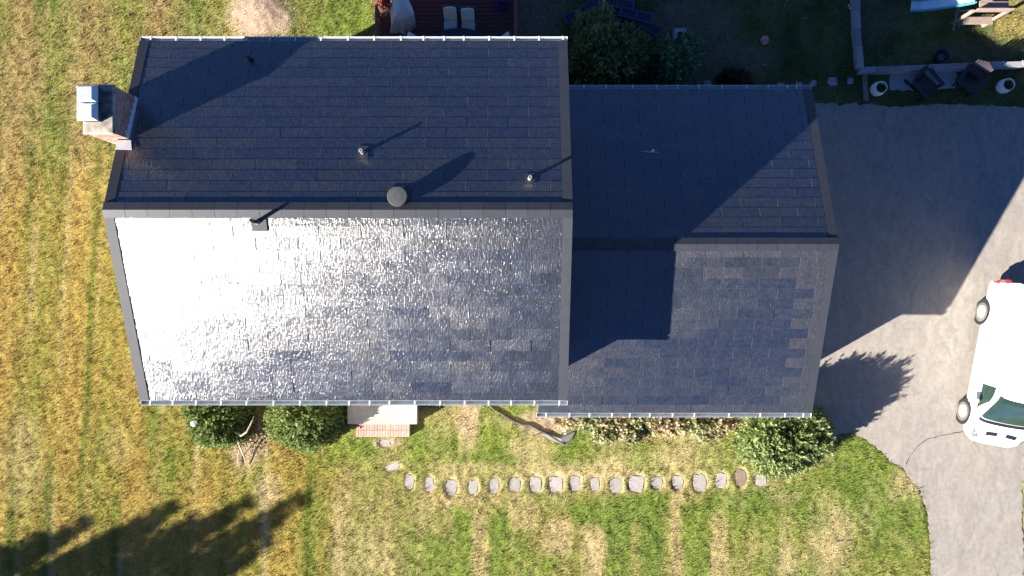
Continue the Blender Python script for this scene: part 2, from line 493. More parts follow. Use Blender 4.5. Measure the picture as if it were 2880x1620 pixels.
DW = [(2310, 1235), (2393, 1216), (2440, 1240), (2481, 1270), (2507, 1298), (2536, 1312), (2559, 1342), (2588, 1380), (2600, 1412), (2608, 1445), (2614, 1485), (2618, 1548), (2620, 1620), (2622, 1900),
      (2880, 1900), (2879, 1620), (2874, 1450), (2874, 1400), (2884, 1250), (3100, 1150), (3140, 700), (3060, 330), (2860, 300), (2760, 296), (2640, 292), (2520, 300), (2440, 294), (2330, 290), (2150, 290), (2150, 1235)]
POLY = [(p[0], p[1]) for p in [G(*q)[:2] for q in DW]]
def in_poly(x, y, poly):
    inside = np.zeros(x.shape, bool); n = len(poly)
    for i in range(n):
        x1, y1 = poly[i]; x2, y2 = poly[(i + 1) % n]
        if y1 == y2: continue
        cnd = ((y1 > y) != (y2 > y)) & (x < (x2 - x1) * (y - y1) / (y2 - y1) + x1)
        inside ^= cnd
    return inside

ROW = [(1152, 1355, 26, 42, 'narrow oval'), (1208, 1362, 27, 44, 'narrow wedge shaped'), (1270, 1370, 33, 47, 'pointed'), (1331, 1370, 27, 42, 'small wedge shaped'), (1391, 1365, 28, 44, 'blocky'),
       (1449, 1362, 32, 42, 'squarish'), (1507, 1362, 34, 46, 'tapering'), (1564, 1362, 40, 46, 'broad'), (1618, 1359, 29, 46, 'narrow'), (1674, 1361, 26, 40, 'small pale'), (1733, 1364, 34, 45, 'pale rectangular'),
       (1791, 1361, 45, 50, 'largest dark grey'), (1848, 1357, 33, 36, 'short'), (1906, 1357, 32, 42, 'rounded'), (1968, 1357, 38, 50, 'tall'), (2029, 1351, 31, 45, 'grooved')]
STONES = [r[:4] for r in ROW] + [(1083, 1246, 34, 20), (1104, 1314, 38, 24), (2084, 1344, 30, 50), (2141, 1350, 32, 34)]

LINES = [-58, 38, 134, 229, 324, 425, 531, 631, 732, 871, 950, 1089, 1168]
# straight edged mown patches, photo pixels x0 x1 y0 y1, green above 0 and straw below
RECTS = [(1277, 1326, 1425, 1640, 1), (1377, 1431, 1430, 1640, 1), (1603, 1700, 1405, 1480, .8), (1700, 1775, 1405, 1640, .95), (1780, 1883, 1383, 1440, .9), (1800, 1858, 1440, 1640, .6), (1920, 1995, 1425, 1640, 1),
         (1510, 1560, 1555, 1640, .6), (1198, 1272, 1515, 1640, .5), (1435, 1500, 1490, 1640, .4), (2060, 2330, 1400, 1500, .5), (2120, 2190, 1500, 1640, .6),
         (1328, 1375, 1440, 1640, -.6), (1435, 1510, 1390, 1480, -.7), (1533, 1603, 1460, 1555, -.9), (1640, 1698, 1480, 1640, -.8), (1883, 1920, 1385, 1640, -.6), (1997, 2045, 1440, 1640, -.6), (1200, 1440, 1385, 1425, -.4), (930, 1180, 1400, 1620, -.12), (1160, 1280, 1385, 1500, -.2)]
def rect(x, y, a0, a1, b0, b1):
    p, q = G(a0, b1), G(a1, b0)
    wx = .35 * (fbm(x * 1.5, y * 1.5, 151, 3) - .5); wy = .5 * (fbm(x * 1.5, y * 1.5, 161, 3) - .5)
    return sst(p.x - .12, p.x + .12, x + wx) * (1 - sst(q.x - .12, q.x + .12, x + wx)) * sst(p.y - .3, p.y + .3, y + wy) * (1 - sst(q.y - .3, q.y + .3, y + wy))

def lawn_color(x, y):
    shp = x.shape
    ones = np.ones(shp)
    # 0 dry, 1 green
    front = sst(-7.6, -5.2, x + 0.8 * (fbm(x * .5, y * .5, 9) - .5)) * (1 - sst(-3.0, -1.0, y))
    north = sst(2.0, 6.5, y)
    green = 0.30 + 0.65 * (fbm(x * 1.1, y * 0.55, 1, 4) - 0.5)
    # mown stripes running up the picture: a green furrow and a pale windrow beside it
    y0 = G(0, 1350).y
    line = np.zeros(shp); line2 = np.zeros(shp); band = np.zeros(shp)
    wob = 0.10 * (fbm(x * .0 + y * .9, y * .5, 21, 3) - .5)
    for i, px in enumerate(LINES):
        xl = G(px, 0).x + np.where(y > y0, .055, .02) * (y - y0) + wob + .12 * (vn(y * .35 + i * 9.1, y * 0 + i, 23) - .5)
        am = sst(.15, .75, vn(y * .30 + i * 13.7, y * 0 + i * 3.3, 24))
        line = line + am * np.exp(-((x - xl) / (.11 + .05 * ((i * 7) % 3))) ** 2)
        line2 = line2 + sst(.3, .8, vn(y * .25 + i * 5.7, y * 0 + i * 1.3, 25)) * np.exp(-((x - xl - .23) / .12) ** 2)
        band = band + (1 if i % 2 else -.6) * np.exp(-((x - xl - .62) / .33) ** 2)
    line = np.clip(line, 0, 1); line2 = np.clip(line2, 0, 1)
    left = (1 - front)
    green = green + left * (0.70 * line * (1 - .5 * north) + 0.34 * band - 0.03 * (1 - north))
    green = green + front * 0.28
    green = green + 0.06 * north * left
    for (px, py, rx, ry, a) in GREENS:
        green = green + 0.62 * a * ell(x, y, px, py, rx, ry, 0.6)
    tan = 0.25 * sst(.52, .75, fbm(x * 1.7, y * 1.3, 41, 4)) * (0.4 + 0.6 * front)
    tan = tan + (left * (1 - .6 * north) + .4 * front * sst(-6.6, -7.4, y) * (x < -2.8)) * 0.6 * line2
    for (px, py, rx, ry, a) in TANS:
        tan = tan + 0.8 * a * ell(x, y, px, py, rx, ry, 0.6)
    for (px, py, w, h_) in STONES:
        c0 = G(px, py); k = CH / FPX
        d = np.sqrt(((x - c0.x) / (w * .5 * k)) ** 2 + ((y - c0.y) / (h_ * .5 * k)) ** 2) + .5 * (fbm(x * 4, y * 4, 141, 2) - .5)
        tan = np.maximum(tan, .75 * (1 - sst(1.1, 1.6, d)))
    for (a0, a1, b0, b1, am) in RECTS:
        m_r = rect(x, y, a0, a1, b0, b1)
        if am > 0: green = green + .75 * am * m_r; tan = tan * (1 - .9 * am * m_r)
        else: tan = tan - .75 * am * m_r; green = green + .45 * am * m_r
    fine = fbm(x * 7, y * 5, 51, 3) - .5
    green = np.clip(green + .62 * fine, 0, 1)
    tan = np.clip(tan + 0.7 * tan * (fbm(x * 6, y * 6, 61, 3) - .4), 0, 1)
    dirt = np.zeros(shp)
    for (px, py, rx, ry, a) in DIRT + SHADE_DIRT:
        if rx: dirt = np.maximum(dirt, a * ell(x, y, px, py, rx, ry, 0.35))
    def c(r, g, b): return np.array([r, g, b])
    ochre = c(.240, .168, .044); brown = c(.205, .145, .058)
    dry_l = ochre * (1 - north[..., None]) + brown * north[..., None]
    dry_f = c(.225, .175, .070)
    dry = dry_l * (1 - front[..., None]) + dry_f * front[..., None]
    gm = vn(x * .8, y * .8, 71)[..., None]
    grn = c(.092, .132, .024) * (1 - gm) + c(.130, .158, .030) * gm
    grn_l = c(.125, .140, .022)
    lz = (left * (1 - north))[..., None]
    grn = grn * (1 - .7 * lz) + grn_l * .7 * lz
    col = dry * (1 - green[..., None]) + grn * green[..., None]
    col = col * (1 - tan[..., None]) + c(.275, .225, .110) * tan[..., None]
    # lawn on the north side painted deep green for shade, sunlit corner kept brighter
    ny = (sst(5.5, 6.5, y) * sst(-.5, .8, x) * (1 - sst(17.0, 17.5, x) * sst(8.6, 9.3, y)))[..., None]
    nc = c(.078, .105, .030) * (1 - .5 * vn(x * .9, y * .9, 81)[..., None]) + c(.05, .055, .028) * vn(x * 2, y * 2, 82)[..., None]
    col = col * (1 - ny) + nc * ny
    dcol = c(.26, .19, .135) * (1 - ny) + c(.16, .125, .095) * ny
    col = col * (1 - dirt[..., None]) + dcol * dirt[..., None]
    col = col * (1 - .24 * (line * left * (1 - .4 * north)))[..., None]
    col = col * (0.80 + 0.40 * fbm(x * 11, y * 8, 91, 2))[..., None]
    lit = 1.0 + .20 * (1 - ny)  # colour lifted outside the shaded north yard
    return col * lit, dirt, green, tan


def set_col(me, col):
    at = me.attributes.new('col', 'FLOAT_COLOR', 'POINT')
    a = np.ones((len(me.vertices), 4), dtype=np.float32)
    a[:, :3] = col
    at.data.foreach_set('color', a.ravel())


def np_mesh(name, V, F, col, mt, smooth=False):
    """mesh from arrays: V (n,3), F (m,k) all of one size, colour per vertex"""
    me = bpy.data.meshes.new(name)
    k = F.shape[1]
    me.vertices.add(len(V)); me.vertices.foreach_set('co', V.astype(np.float32).ravel())
    me.loops.add(F.size); me.loops.foreach_set('vertex_index', F.astype(np.int32).ravel())
    me.polygons.add(len(F))
    me.polygons.foreach_set('loop_start', np.arange(0, F.size, k, dtype=np.int32))
    me.polygons.foreach_set('loop_total', np.full(len(F), k, dtype=np.int32))
    if smooth: me.polygons.foreach_set('use_smooth', np.ones(len(F), dtype=bool))
    me.update(calc_edges=True)
    if col is not None: set_col(me, col)
    me.materials.append(mt)
    return me


def axis_steps(a, b, d, far):
    mid = np.arange(a, b + d / 2, d)
    out = []
    s, p = d, b
    while p < far:
        s *= 1.14; p += s; out.append(p)
    out2 = []
    s, p = d, a
    while p > -far:
        s *= 1.14; p -= s; out2.append(p)
    return np.concatenate([np.array(out2[::-1]), mid, np.array(out)])


def relief(x, y):
    near = np.exp(-((np.maximum(np.abs(x) - 22, 0)) / 8) ** 2 - ((np.maximum(np.abs(y) - 14, 0)) / 8) ** 2)
    h = 0.05 * (fbm(x * .7, y * .7, 101, 3) - .5) + 0.065 * (fbm(x * 5, y * 4, 111, 3) - .5)
    k = CH / FPX
    c = G(735, 30)
    h = h + 0.22 * np.exp(-(((x - c.x) / 1.0) ** 2 + ((y - c.y) / 1.0) ** 2))
    for (px, py, w, h_) in STONES:
        c = G(px, py)
        d = np.sqrt(((x - c.x) / (w * .5 * k)) ** 2 + ((y - c.y) / (h_ * .5 * k)) ** 2)
        f = 1 - sst(1.0, 1.38, d)
        h = h * (1 - f) - .045 * f + .012 * np.exp(-((d - 1.55) / .25) ** 2)
    return np.where(in_poly(x, y, POLY), -.06, h * near)

gx = axis_steps(-20, 20, 0.075, 260); gy = axis_steps(-12, 12, 0.075, 260)
XX, YY = np.meshgrid(gx, gy)
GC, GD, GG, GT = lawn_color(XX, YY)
ZZ = relief(XX, YY)
V = np.stack([XX.ravel(), YY.ravel(), ZZ.ravel()], 1)
nx, ny_ = len(gx), len(gy)
ii = np.arange((ny_ - 1) * (nx - 1))
r_, c_ = ii // (nx - 1), ii % (nx - 1)
q = r_ * nx + c_
F = np.stack([q, q + 1, q + nx + 1, q + nx], 1)
ground = link('ground', np_mesh('ground', V, F, GC.reshape(-1, 3), M['lawn'], True))
tag(ground, kind='structure', label='dry yellow and green lawn round the house')

# ---- the driveway: an asphalt sheet with a ragged western edge
def ragged(poly, step=0.12, amp=0.025, z=0.012):
    pts = [G(*p) for p in poly]; out = []
    for i, a in enumerate(pts):
        b = pts[(i + 1) % len(pts)]
        n = max(1, int((b - a).length / step))
        for k in range(n):
            p = a.lerp(b, k / n)
            out.append((p.x + random.gauss(0, amp), p.y + random.gauss(0, amp), z))
    return out
dw = ragged(DW)
m_ = MB(); n_ = len(dw)
m_.add(dw + [(p[0], p[1], -0.15) for p in dw], [tuple(range(n_))] + [(i, i + n_, (i + 1) % n_ + n_, (i + 1) % n_) for i in range(n_)])
drive = m_.build('driveway', M['asphalt'])
tag(drive, kind='structure', label='worn grey asphalt driveway east of the garage')

def ribbon(path, w, z):
    pts = [G(*p) for p in path]
    m = MB(); L_, R_ = [], []
    fine = []
    for a, b in zip(pts, pts[1:]):
        n = max(2, int((b - a).length / 0.12))
        for k in range(n): fine.append(a.lerp(b, k / n))
    fine.append(pts[-1])
    for i, p in enumerate(fine):
        d = fine[min(i + 1, len(fine) - 1)] - fine[max(i - 1, 0)]
        s = Vector((-d.y, d.x, 0)).normalized() * w * random.uniform(.5, 1.3)
        j = Vector((random.gauss(0, .012), random.gauss(0, .012), 0))
        L_.append((p.x + s.x + j.x, p.y + s.y + j.y, z)); R_.append((p.x - s.x + j.x, p.y - s.y + j.y, z))
    n = len(fine)
    m.add(L_ + R_, [(i, i + 1, n + i + 1, n + i) for i in range(n - 1)])
    return m
ribbon([(2705, 1215), (2660, 1222), (2610, 1233), (2580, 1255), (2560, 1280), (2548, 1305)], 0.012, 0.017).build('crack', M['crack'], drive)

# ---- grass blades: one mesh, leaning this way and that
NB = 330000
bx = RS.uniform(-19.3, 19.3, NB); by = RS.uniform(-11, 11, NB)
keep = ~in_poly(bx, by, POLY)
keep &= ~((bx > -10.2) & (bx < 9.3) & (by > -2.7) & (by < 5.9))
keep &= ~((bx > -5.9) & (bx < -3.3) & (by > -5.3) & (by < -2.7))
keep &= ~((bx > -4.7) & (bx < .2) & (by > 6.3))
bx, by = bx[keep], by[keep]
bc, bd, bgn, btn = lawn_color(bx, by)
keep = RS.rand(len(bx)) > np.maximum(bd * 0.95, btn * 0.45)
for (px, py, w, h_) in STONES:
    c = G(px, py); k = CH / FPX
    keep &= (((bx - c.x) / (w * .5 * k)) ** 2 + ((by - c.y) / (h_ * .5 * k)) ** 2) > 1.2
bx, by, bc, bgn = bx[keep], by[keep], bc[keep], bgn[keep]
n = len(bx)
az = RS.uniform(0, 2 * np.pi, n)
lean = RS.uniform(0.35, 1.25, n)
ln = RS.uniform(0.05, 0.13, n) * (0.35 + 1.3 * fbm(bx * 4.5, by * 4.5, 121, 2))
wd = RS.uniform(0.008, 0.017, n)
bz = relief(bx, by)
dx, dy, dz = np.cos(az) * np.sin(lean), np.sin(az) * np.sin(lean), np.cos(lean)
sx, sy = -np.sin(az) * wd, np.cos(az) * wd
V = np.empty((n, 3, 3))
V[:, 0] = np.stack([bx - sx, by - sy, bz - .01], 1)
V[:, 1] = np.stack([bx + sx, by + sy, bz - .01], 1)
V[:, 2] = np.stack([bx + dx * ln, by + dy * ln, bz + dz * ln], 1)
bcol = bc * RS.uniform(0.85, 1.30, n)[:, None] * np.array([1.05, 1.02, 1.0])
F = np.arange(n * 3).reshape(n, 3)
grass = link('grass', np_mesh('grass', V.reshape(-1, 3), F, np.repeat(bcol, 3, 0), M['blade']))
tag(grass, 'short patchy lawn grass, green and straw coloured', 'grass', kind='stuff')


# ------------------------------------------------------------------ the house and the garage: roofs of glass tiles
TW, EXPO = 1.146, 0.3135        # tile width, exposure measured on plan

class Slope:
    """one roof plane: eave line y=ye at height ze, ridge line y=yr at height zr"""
    def __init__(s, ye, ze, yr, zr):
        s.ye, s.ze, s.yr, s.zr = ye, ze, yr, zr
        d = Vector((0, yr - ye, zr - ze)); s.plan = abs(yr - ye)
        s.up = d.normalized(); s.sg = 1 if yr > ye else -1
        s.n = Vector((0, -s.up.z * s.sg, abs(s.up.y)))
        s.xa = s.up.cross(s.n)
        s.cos = abs(s.up.y)
    def p(s, x, d, h=0.0):
        """point at plan distance d from the eave, h above the plane"""
        return Vector((x, s.ye + s.sg * d, s.ze + (s.zr - s.ze) * d / s.plan)) + s.n * h
    def mtx(s, x, d, h=0.0, tilt=0.0, roll=0.0):
        m = Matrix((s.xa, s.up, s.n)).transposed().to_4x4()
        m.translation = s.p(x, d, h)
        return m @ Euler((tilt, roll, 0)).to_matrix().to_4x4()


def tile_solid(w, l):
    """a slab lying in x,y with its lower edge at y=0, thicker at the lower edge; the last face is the glass top"""
    c = 0.003
    x0, x1 = -w / 2, w / 2
    v = [(x0, 0, 0), (x1, 0, 0), (x1, l, -.004), (x0, l, -.004),
         (x0, 0, .010), (x1, 0, .010), (x1, l, 0), (x0, l, 0),
         (x0 + c, c, .0135), (x1 - c, c, .0135), (x1 - c, l, .003), (x0 + c, l, .003)]
    f = [(3, 2, 1, 0), (0, 1, 5, 4), (1, 2, 6, 5), (3, 0, 4, 7), (4, 5, 9, 8), (5, 6, 10, 9), (7, 4, 8, 11), (8, 9, 10, 11)]
    return v, f

def tile_paint(me, mt):
    me.materials.clear(); me.materials.append(mt); me.materials.append(M['tile_edge'])
    me.polygons.foreach_set('material_index', [0 if i % 8 == 7 else 1 for i in range(len(me.polygons))])

def tile_mesh(w, l, mt, name):
    m = MB(); m.add(*tile_solid(w, l))
    me = m.mesh(name, mt, fix=False); tile_paint(me, mt)
    return me

TILE_L = EXPO / 0.925 + 0.03
ME_PV = tile_mesh(TW - .009, TILE_L, M['pv'], 'roof_tile')
ME_PL = tile_mesh(TW - .009, TILE_L, M['plain'], 'roof_tile')


def lay_tiles(roof, sl, x0, x1, first, nrow, off, is_pv, x0_of=None):
    """whole tiles one by one; cut tiles and the short eave course together"""
    cuts = {'pv': MB(), 'plain': MB()}
    for r in range(nrow):
        d = 0 if r == 0 else first + EXPO * (r - 1)
        plan = first if r == 0 else EXPO
        if r == nrow - 1: plan = max(0.06, sl.plan - 0.03 - d)
        xa = x0_of(r) if x0_of else x0
        s = x1 - off - (TW / 2 if r % 2 else 0)
        edges = [x1]
        while s > xa + 0.02:
            if edges[-1] - s > 0.03: edges.append(s)
            s -= TW
        edges.append(xa)
        for b, a in zip(edges, edges[1:]):
            cx = (a + b) / 2
            kind = 'pv' if is_pv(cx, r, a, b) else 'plain'
            whole = (b - a) > TW - .01 and r not in (0, nrow - 1)
            tl, rl = random.gauss(0, .003), random.gauss(0, .010 if sl.sg > 0 else .002)
            m = sl.mtx(cx, d, 0.012, tl, rl)
            if whole:
                link('roof_tile', ME_PV if kind == 'pv' else ME_PL, roof, mw=m)
            else:
                w = b - a - .009
                v, f = tile_solid(w, plan / sl.cos + .03)
                cuts[kind].add([m @ Vector(p) for p in v], f)
    for k, mb in cuts.items():
        if mb.v:
            o = mb.build('cut_roof_tiles', M[k], roof, fix=False)
            tile_paint(o.data, M[k])
            o['kind'] = 'stuff'


def ridge_caps(roof, x0, x1, y, z, pitch_n, pitch_s, w, hw):
    n = int(round((x1 - x0) / w)); w = (x1 - x0) / n
    me = None
    for i in range(n):
        if me is None:
            t = .03
            sec = [(-hw, -hw * pitch_s), (0, 0.004), (hw, -hw * pitch_n), (hw, -hw * pitch_n - t), (0, -t), (-hw, -hw * pitch_s - t)]
            mb = MB(); mb.prism(sec, 'x', -w / 2 + .004, w / 2 - .004)
            me = mb.mesh('ridge_cap', M['cap'])
        mt = Matrix.Translation((x0 + w * (i + .5), y, z)) @ Euler((random.gauss(0, .006), random.gauss(0, .003), 0)).to_matrix().to_4x4()
        link('ridge_cap', me, roof, mw=mt)


def rake(roof, sl, x, side, d0=0.0, d1=None, w=0.25):
    """metal edge strip up a gable edge"""
    d1 = sl.plan - .02 if d1 is None else d1
    m = MB()
    xin, xout = x - side * w, x + side * .015
    for hh, (a, b) in (((.036, .052), (xin, xout)),):
        P = [sl.p(a, d0, hh[0]), sl.p(b, d0, hh[0]), sl.p(b, d1, hh[0]), sl.p(a, d1, hh[0]), sl.p(a, d0, hh[1] - .012), sl.p(b, d0, hh[1]), sl.p(b, d1, hh[1]), sl.p(a, d1, hh[1] - .012)]
        m.add(P, [(3, 2, 1, 0), (0, 1, 5, 4), (1, 2, 6, 5), (2, 3, 7, 6), (3, 0, 4, 7), (4, 5, 6, 7)])
    a, b = xout - side * .02, xout
    P = [sl.p(a, d0, -.14), sl.p(b, d0, -.14), sl.p(b, d1, -.14), sl.p(a, d1, -.14), sl.p(a, d0, .035), sl.p(b, d0, .035), sl.p(b, d1, .035), sl.p(a, d1, .035)]
    m.add(P, [(3, 2, 1, 0), (0, 1, 5, 4), (1, 2, 6, 5), (2, 3, 7, 6), (3, 0, 4, 7), (4, 5, 6, 7)])
    return m.build('rake_trim', M['cap'], roof)


def gutter(house, x0, x1, y, z, sgn, gaps, name='gutter'):
    """open trough hung outside the eave; sgn +1 north, -1 south"""
    t = .006
    # section in (outward distance, height)
    outer = [(0, .02), (0, -.10), (.085, -.10), (.115, -.06), (.115, -.02), (.135, .0), (.135, .012)]
    inner = [(.123, .012), (.123, .002), (.105, -.018), (.105, -.055), (.08, -.092), (.008, -.092), (.008, .02)]
    sec = [(y + sgn * a, z + b) for a, b in outer + inner]
    m = MB(); m.prism(sec, 'x', x0, x1)
    g = m.build(name, M['gutter'], house)
    for xe in (x0, x1):
        mb = MB(); mb.box((xe, y + sgn * .067, z - .04), (.008, .14, .115)); mb.build('end_cap', M['hanger'], g)
    x = x0 + gaps[0] * .4; i = 0; me = None
    while x < x1 - .05:
        if me is None:
            mb = MB(); mb.box((0, sgn * .07, .012), (.045, .15, .008)); mb.box((0, sgn * .132, .008), (.05, .02, .03)); me = mb.mesh('gutter_hanger', M['hanger'])
        link('gutter_hanger', me, g, mw=Matrix.Translation((x, y, z)))
        x += gaps[i % len(gaps)]; i += 1
    return g

# ---- main house
HX0, HX1, YN, YS, YR, ZE, ZR = -10.85, 1.60, 7.20, -3.27, 2.05, 5.30, 7.39
hN, hS = Slope(YN, ZE, YR, ZR), Slope(YS, ZE, YR, ZR)
house = empty('house', (-4.6, 1.9, 0), 'two storey house under a long dark glass tile roof with glare on its front slope', 'house')
WX0, WX1, WYS, WYN = -10.30, 1.20, -2.80, 6.50
m_ = MB(); m_.prism([(WYS, 0), (WYN, 0), (WYN, ZE - .02), (YR, ZR - .30), (WYS, ZE - .02)], 'x', WX0, WX1)
m_.build('wall', M['siding'], house)
m_ = MB(); m_.prism([(YS + .02, ZE - .02), (YR, ZR - .02), (YN - .02, ZE - .02), (YN - .02, ZE - .16), (YR, ZR - .17), (YS + .02, ZE - .16)], 'x', HX0, HX1)
roof = m_.build('roof', M['deck_ply'], house)

def pv_main_n(cx, r, a, b): return (b - a) > .5 and 0 < r and cx > -8.5 + 1.5 * math.sin(r * 2.1) and (r < 12 or random.random() < .55)
def pv_main_s(cx, r, a, b): return (b - a) > .7 and 0 < r < 15 and random.random() < .72 and cx < .9
lay_tiles(roof, hN, HX0 + .24, HX1 - .24, .24, 17, .33, pv_main_n)
lay_tiles(roof, hS, HX0 + .24, HX1 - .24, .24, 17, .25, pv_main_s)
ridge_caps(roof, HX0 - .01, HX1 + .01, YR + .02, ZR + .085, .405, .392, .585, .21)
for sl in (hN, hS):
    rake(roof, sl, HX0, -1); rake(roof, sl, HX1, 1)
gap = [.74, .72, .70, .66, .68, .73, .75, .79, .77, .78, .66, .60, .58, .74]
gutter(house, HX0 - .02, HX1 + .02, YN + .02, ZE - .015, 1, gap)
gutter(house, HX0 + .0, HX1 + .02, YS - .02, ZE - .015, -1, gap[3:] + gap[:3])

# ---- garage wing
GX0, GX1, GYN, GYS, GYR, GZE, GZR = 1.206, 9.71, 6.44, -4.04, 1.28, 2.75, 4.87
gN, gS = Slope(GYN, GZE, GYR, GZR), Slope(GYS, GZE, GYR, GZR)
garage = empty('garage', (5.3, 1.2, 0), 'lower garage wing with blue glass tile roof beside the driveway', 'garage')
m_ = MB(); m_.prism([(-3.58, 0), (6.0, 0), (6.0, GZE - .02), (GYR, GZR - .30), (-3.58, GZE - .02)], 'x', GX0, 9.33)
m_.build('wall', M['siding'], garage)
m_ = MB(); m_.prism([(GYS + .02, GZE - .02), (GYR, GZR - .02), (GYN - .02, GZE - .02), (GYN - .02, GZE - .16), (GYR, GZR - .17), (GYS + .02, GZE - .16)], 'x', GX0, GX1)
groof = m_.build('roof', M['deck_ply'], garage)
m_ = MB()
P = [gS.p(.83, .02, h) for h in (-.14, -.02)] + [gS.p(1.205, .02, h) for h in (-.14, -.02)] + [gS.p(.83, 1.18, h) for h in (-.14, -.02)] + [gS.p(1.205, 1.18, h) for h in (-.14, -.02)]
m_.add(P, [(0, 2, 3, 1), (4, 5, 7, 6), (0, 1, 5, 4), (2, 6, 7, 3), (1, 3, 7, 5), (0, 4, 6, 2)])
m_.build('roof_return', M['deck_ply'], groof)
def pv_gar_s(cx, r, a, b): return (b - a) > TW - .05 and 1 <= r <= 13 and not (cx < 3.4 and r < 7) and b < 9.3
def pv_gar_n(cx, r, a, b): return (b - a) > .4 and 1 <= r <= 12 and not (r == 11 and (cx < 3.6 or 5 < cx < 7)) and (r < 12)
lay_tiles(groof, gN, GX0, GX1 - .24, .24, 17, .25, pv_gar_n)
lay_tiles(groof, gS, GX0, GX1 - .24, .27, 17, .25, pv_gar_s, x0_of=lambda r: .84 if r < 4 else GX0)
ridge_caps(groof, GX0 + .01, GX1 + .01, GYR + .02, GZR + .085, .41, .395, .588, .20)
rake(groof, gN, GX1, 1); rake(groof, gS, GX1, 1)
gutter(garage, GX0 + .15, GX1 + .01, GYN + .02, GZE - .015, 1, [.70, .72, .87, .77, .68, .70, .75, .80, .70, .62, .3])
gutter(garage, .80, GX1 + .01, GYS - .02, GZE - .015, -1, [.76, .65, .73, .58, .65, .74, .71, 1.12, 1.02, .8, .6])

# ---- chimney on the west gable, laid brick by brick above the roof
chim = None
CX0, CX1, CY0, CY1, CZT = -11.36, -10.58, 4.11, 5.38, 7.36
m_ = MB(); m_.box(((CX0 + CX1) / 2, (CY0 + CY1) / 2, CZT / 2), (CX1 - CX0 - .024, CY1 - CY0 - .024, CZT))
chim = m_.build('chimney', M['mortar'], house)
m_ = MB(); m_.box((0, 0, 0), (.192, .09, .063), ch=.004); ME_BR = m_.mesh('brick', M['brick'])
course = .0745; zb = 5.92; k = 0
while zb + course <= CZT + .001:
    zc = zb + course / 2
    for face in ('e', 's', 'n'):
        w = (CY1 - CY0) if face == 'e' else (CX1 - CX0)
        nb = 6 if face == 'e' else 4
        st = w / nb
        for i in range(nb):
            u = (i + .5) * st + (st * .25 if k % 2 else -st * .25)
            u = min(max(u, .098), w - .098)
            if face == 'e':
                y = CY0 + u
                if zc < hN.p(0, YN - y).z - .03: continue
                mt = Matrix.Translation((CX1 - .046 + random.gauss(0, .002), y, zc)) @ Matrix.Rotation(R(90), 4, 'Z')
            elif face == 's':
                if zc < hN.p(0, YN - CY0).z - .6: continue
                mt = Matrix.Translation((CX0 + u, CY0 + .046 + random.gauss(0, .002), zc))
            else:
                if k % 2 or zc < 6.3: continue
                mt = Matrix.Translation((CX0 + u, CY1 - .046, zc))
            link('brick', ME_BR, chim, mw=mt)
    zb += course; k += 1
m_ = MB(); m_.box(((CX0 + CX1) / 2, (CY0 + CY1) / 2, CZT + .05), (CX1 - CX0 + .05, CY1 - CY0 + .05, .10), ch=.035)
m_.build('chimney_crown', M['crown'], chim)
for i, cy in enumerate((4.60, 5.07)):
    m_ = MB(); m_.box((-11.08, cy, CZT + .26), (.42, .40, .34)); m_.build('flue_screen', M['mesh'], chim)
    m_ = MB()
    hx, hy, b, t = .27, .232, CZT + .40, CZT + .52
    i_ = .07
    vs = [(-11.08 - hx, cy - hy, b), (-11.08 + hx, cy - hy, b), (-11.08 + hx, cy + hy, b), (-11.08 - hx, cy + hy, b),
          (-11.08 - hx, cy - hy, b + .03), (-11.08 + hx, cy - hy, b + .03), (-11.08 + hx, cy + hy, b + .03), (-11.08 - hx, cy + hy, b + .03),
          (-11.08 - hx + i_, cy - hy + i_, t), (-11.08 + hx - i_ * 1.6, cy - hy + i_, t), (-11.08 + hx - i_ * 1.6, cy + hy - i_, t), (-11.08 - hx + i_, cy + hy - i_, t)]
    m_.add(vs, [(3, 2, 1, 0), (0, 1, 5, 4), (1, 2, 6, 5), (2, 3, 7, 6), (3, 0, 4, 7), (4, 5, 9, 8), (5, 6, 10, 9), (6, 7, 11, 10), (7, 4, 8, 11), (8, 9, 10, 11)])
    m_.build('chimney_cap', M['zinc'], chim)
# stepped flashing on the east face
m_ = MB(); ns = 6
for i in range(ns):
    y0 = CY0 + (CY1 - CY0) * i / ns; y1 = CY0 + (CY1 - CY0) * (i + 1) / ns
    zr0, zr1 = hN.p(0, YN - y0).z, hN.p(0, YN - y1).z
    zt = zr0 + .22 - .015 * i
    m_.add([(CX1 + .004, y0, zr0 - .05), (CX1 + .004, y1, zr1 - .05), (CX1 + .004, y1, zt), (CX1 + .004, y0, zt),
            (CX1 + .009, y0, zr0 - .05), (CX1 + .009, y1, zr1 - .05), (CX1 + .009, y1, zt), (CX1 + .009, y0, zt)],
           [(3, 2, 1, 0), (4, 5, 6, 7), (0, 1, 5, 4), (2, 3, 7, 6), (1, 2, 6, 5), (3, 0, 4, 7)])
m_.build('step_flashing', M['flash'], chim)
m_ = MB()
m_.add([hN.p(x, YN - y, h) for h in (.055, .062) for (x, y) in ((-10.88, 3.78), (-10.42, 3.76), (-10.50, 4.05), (-10.86, 4.05))],
       [(3, 2, 1, 0), (4, 5, 6, 7), (0, 1, 5, 4), (1, 2, 6, 5), (2, 3, 7, 6), (3, 0, 4, 7)])
m_.build('apron_flashing', M['flash'], chim)


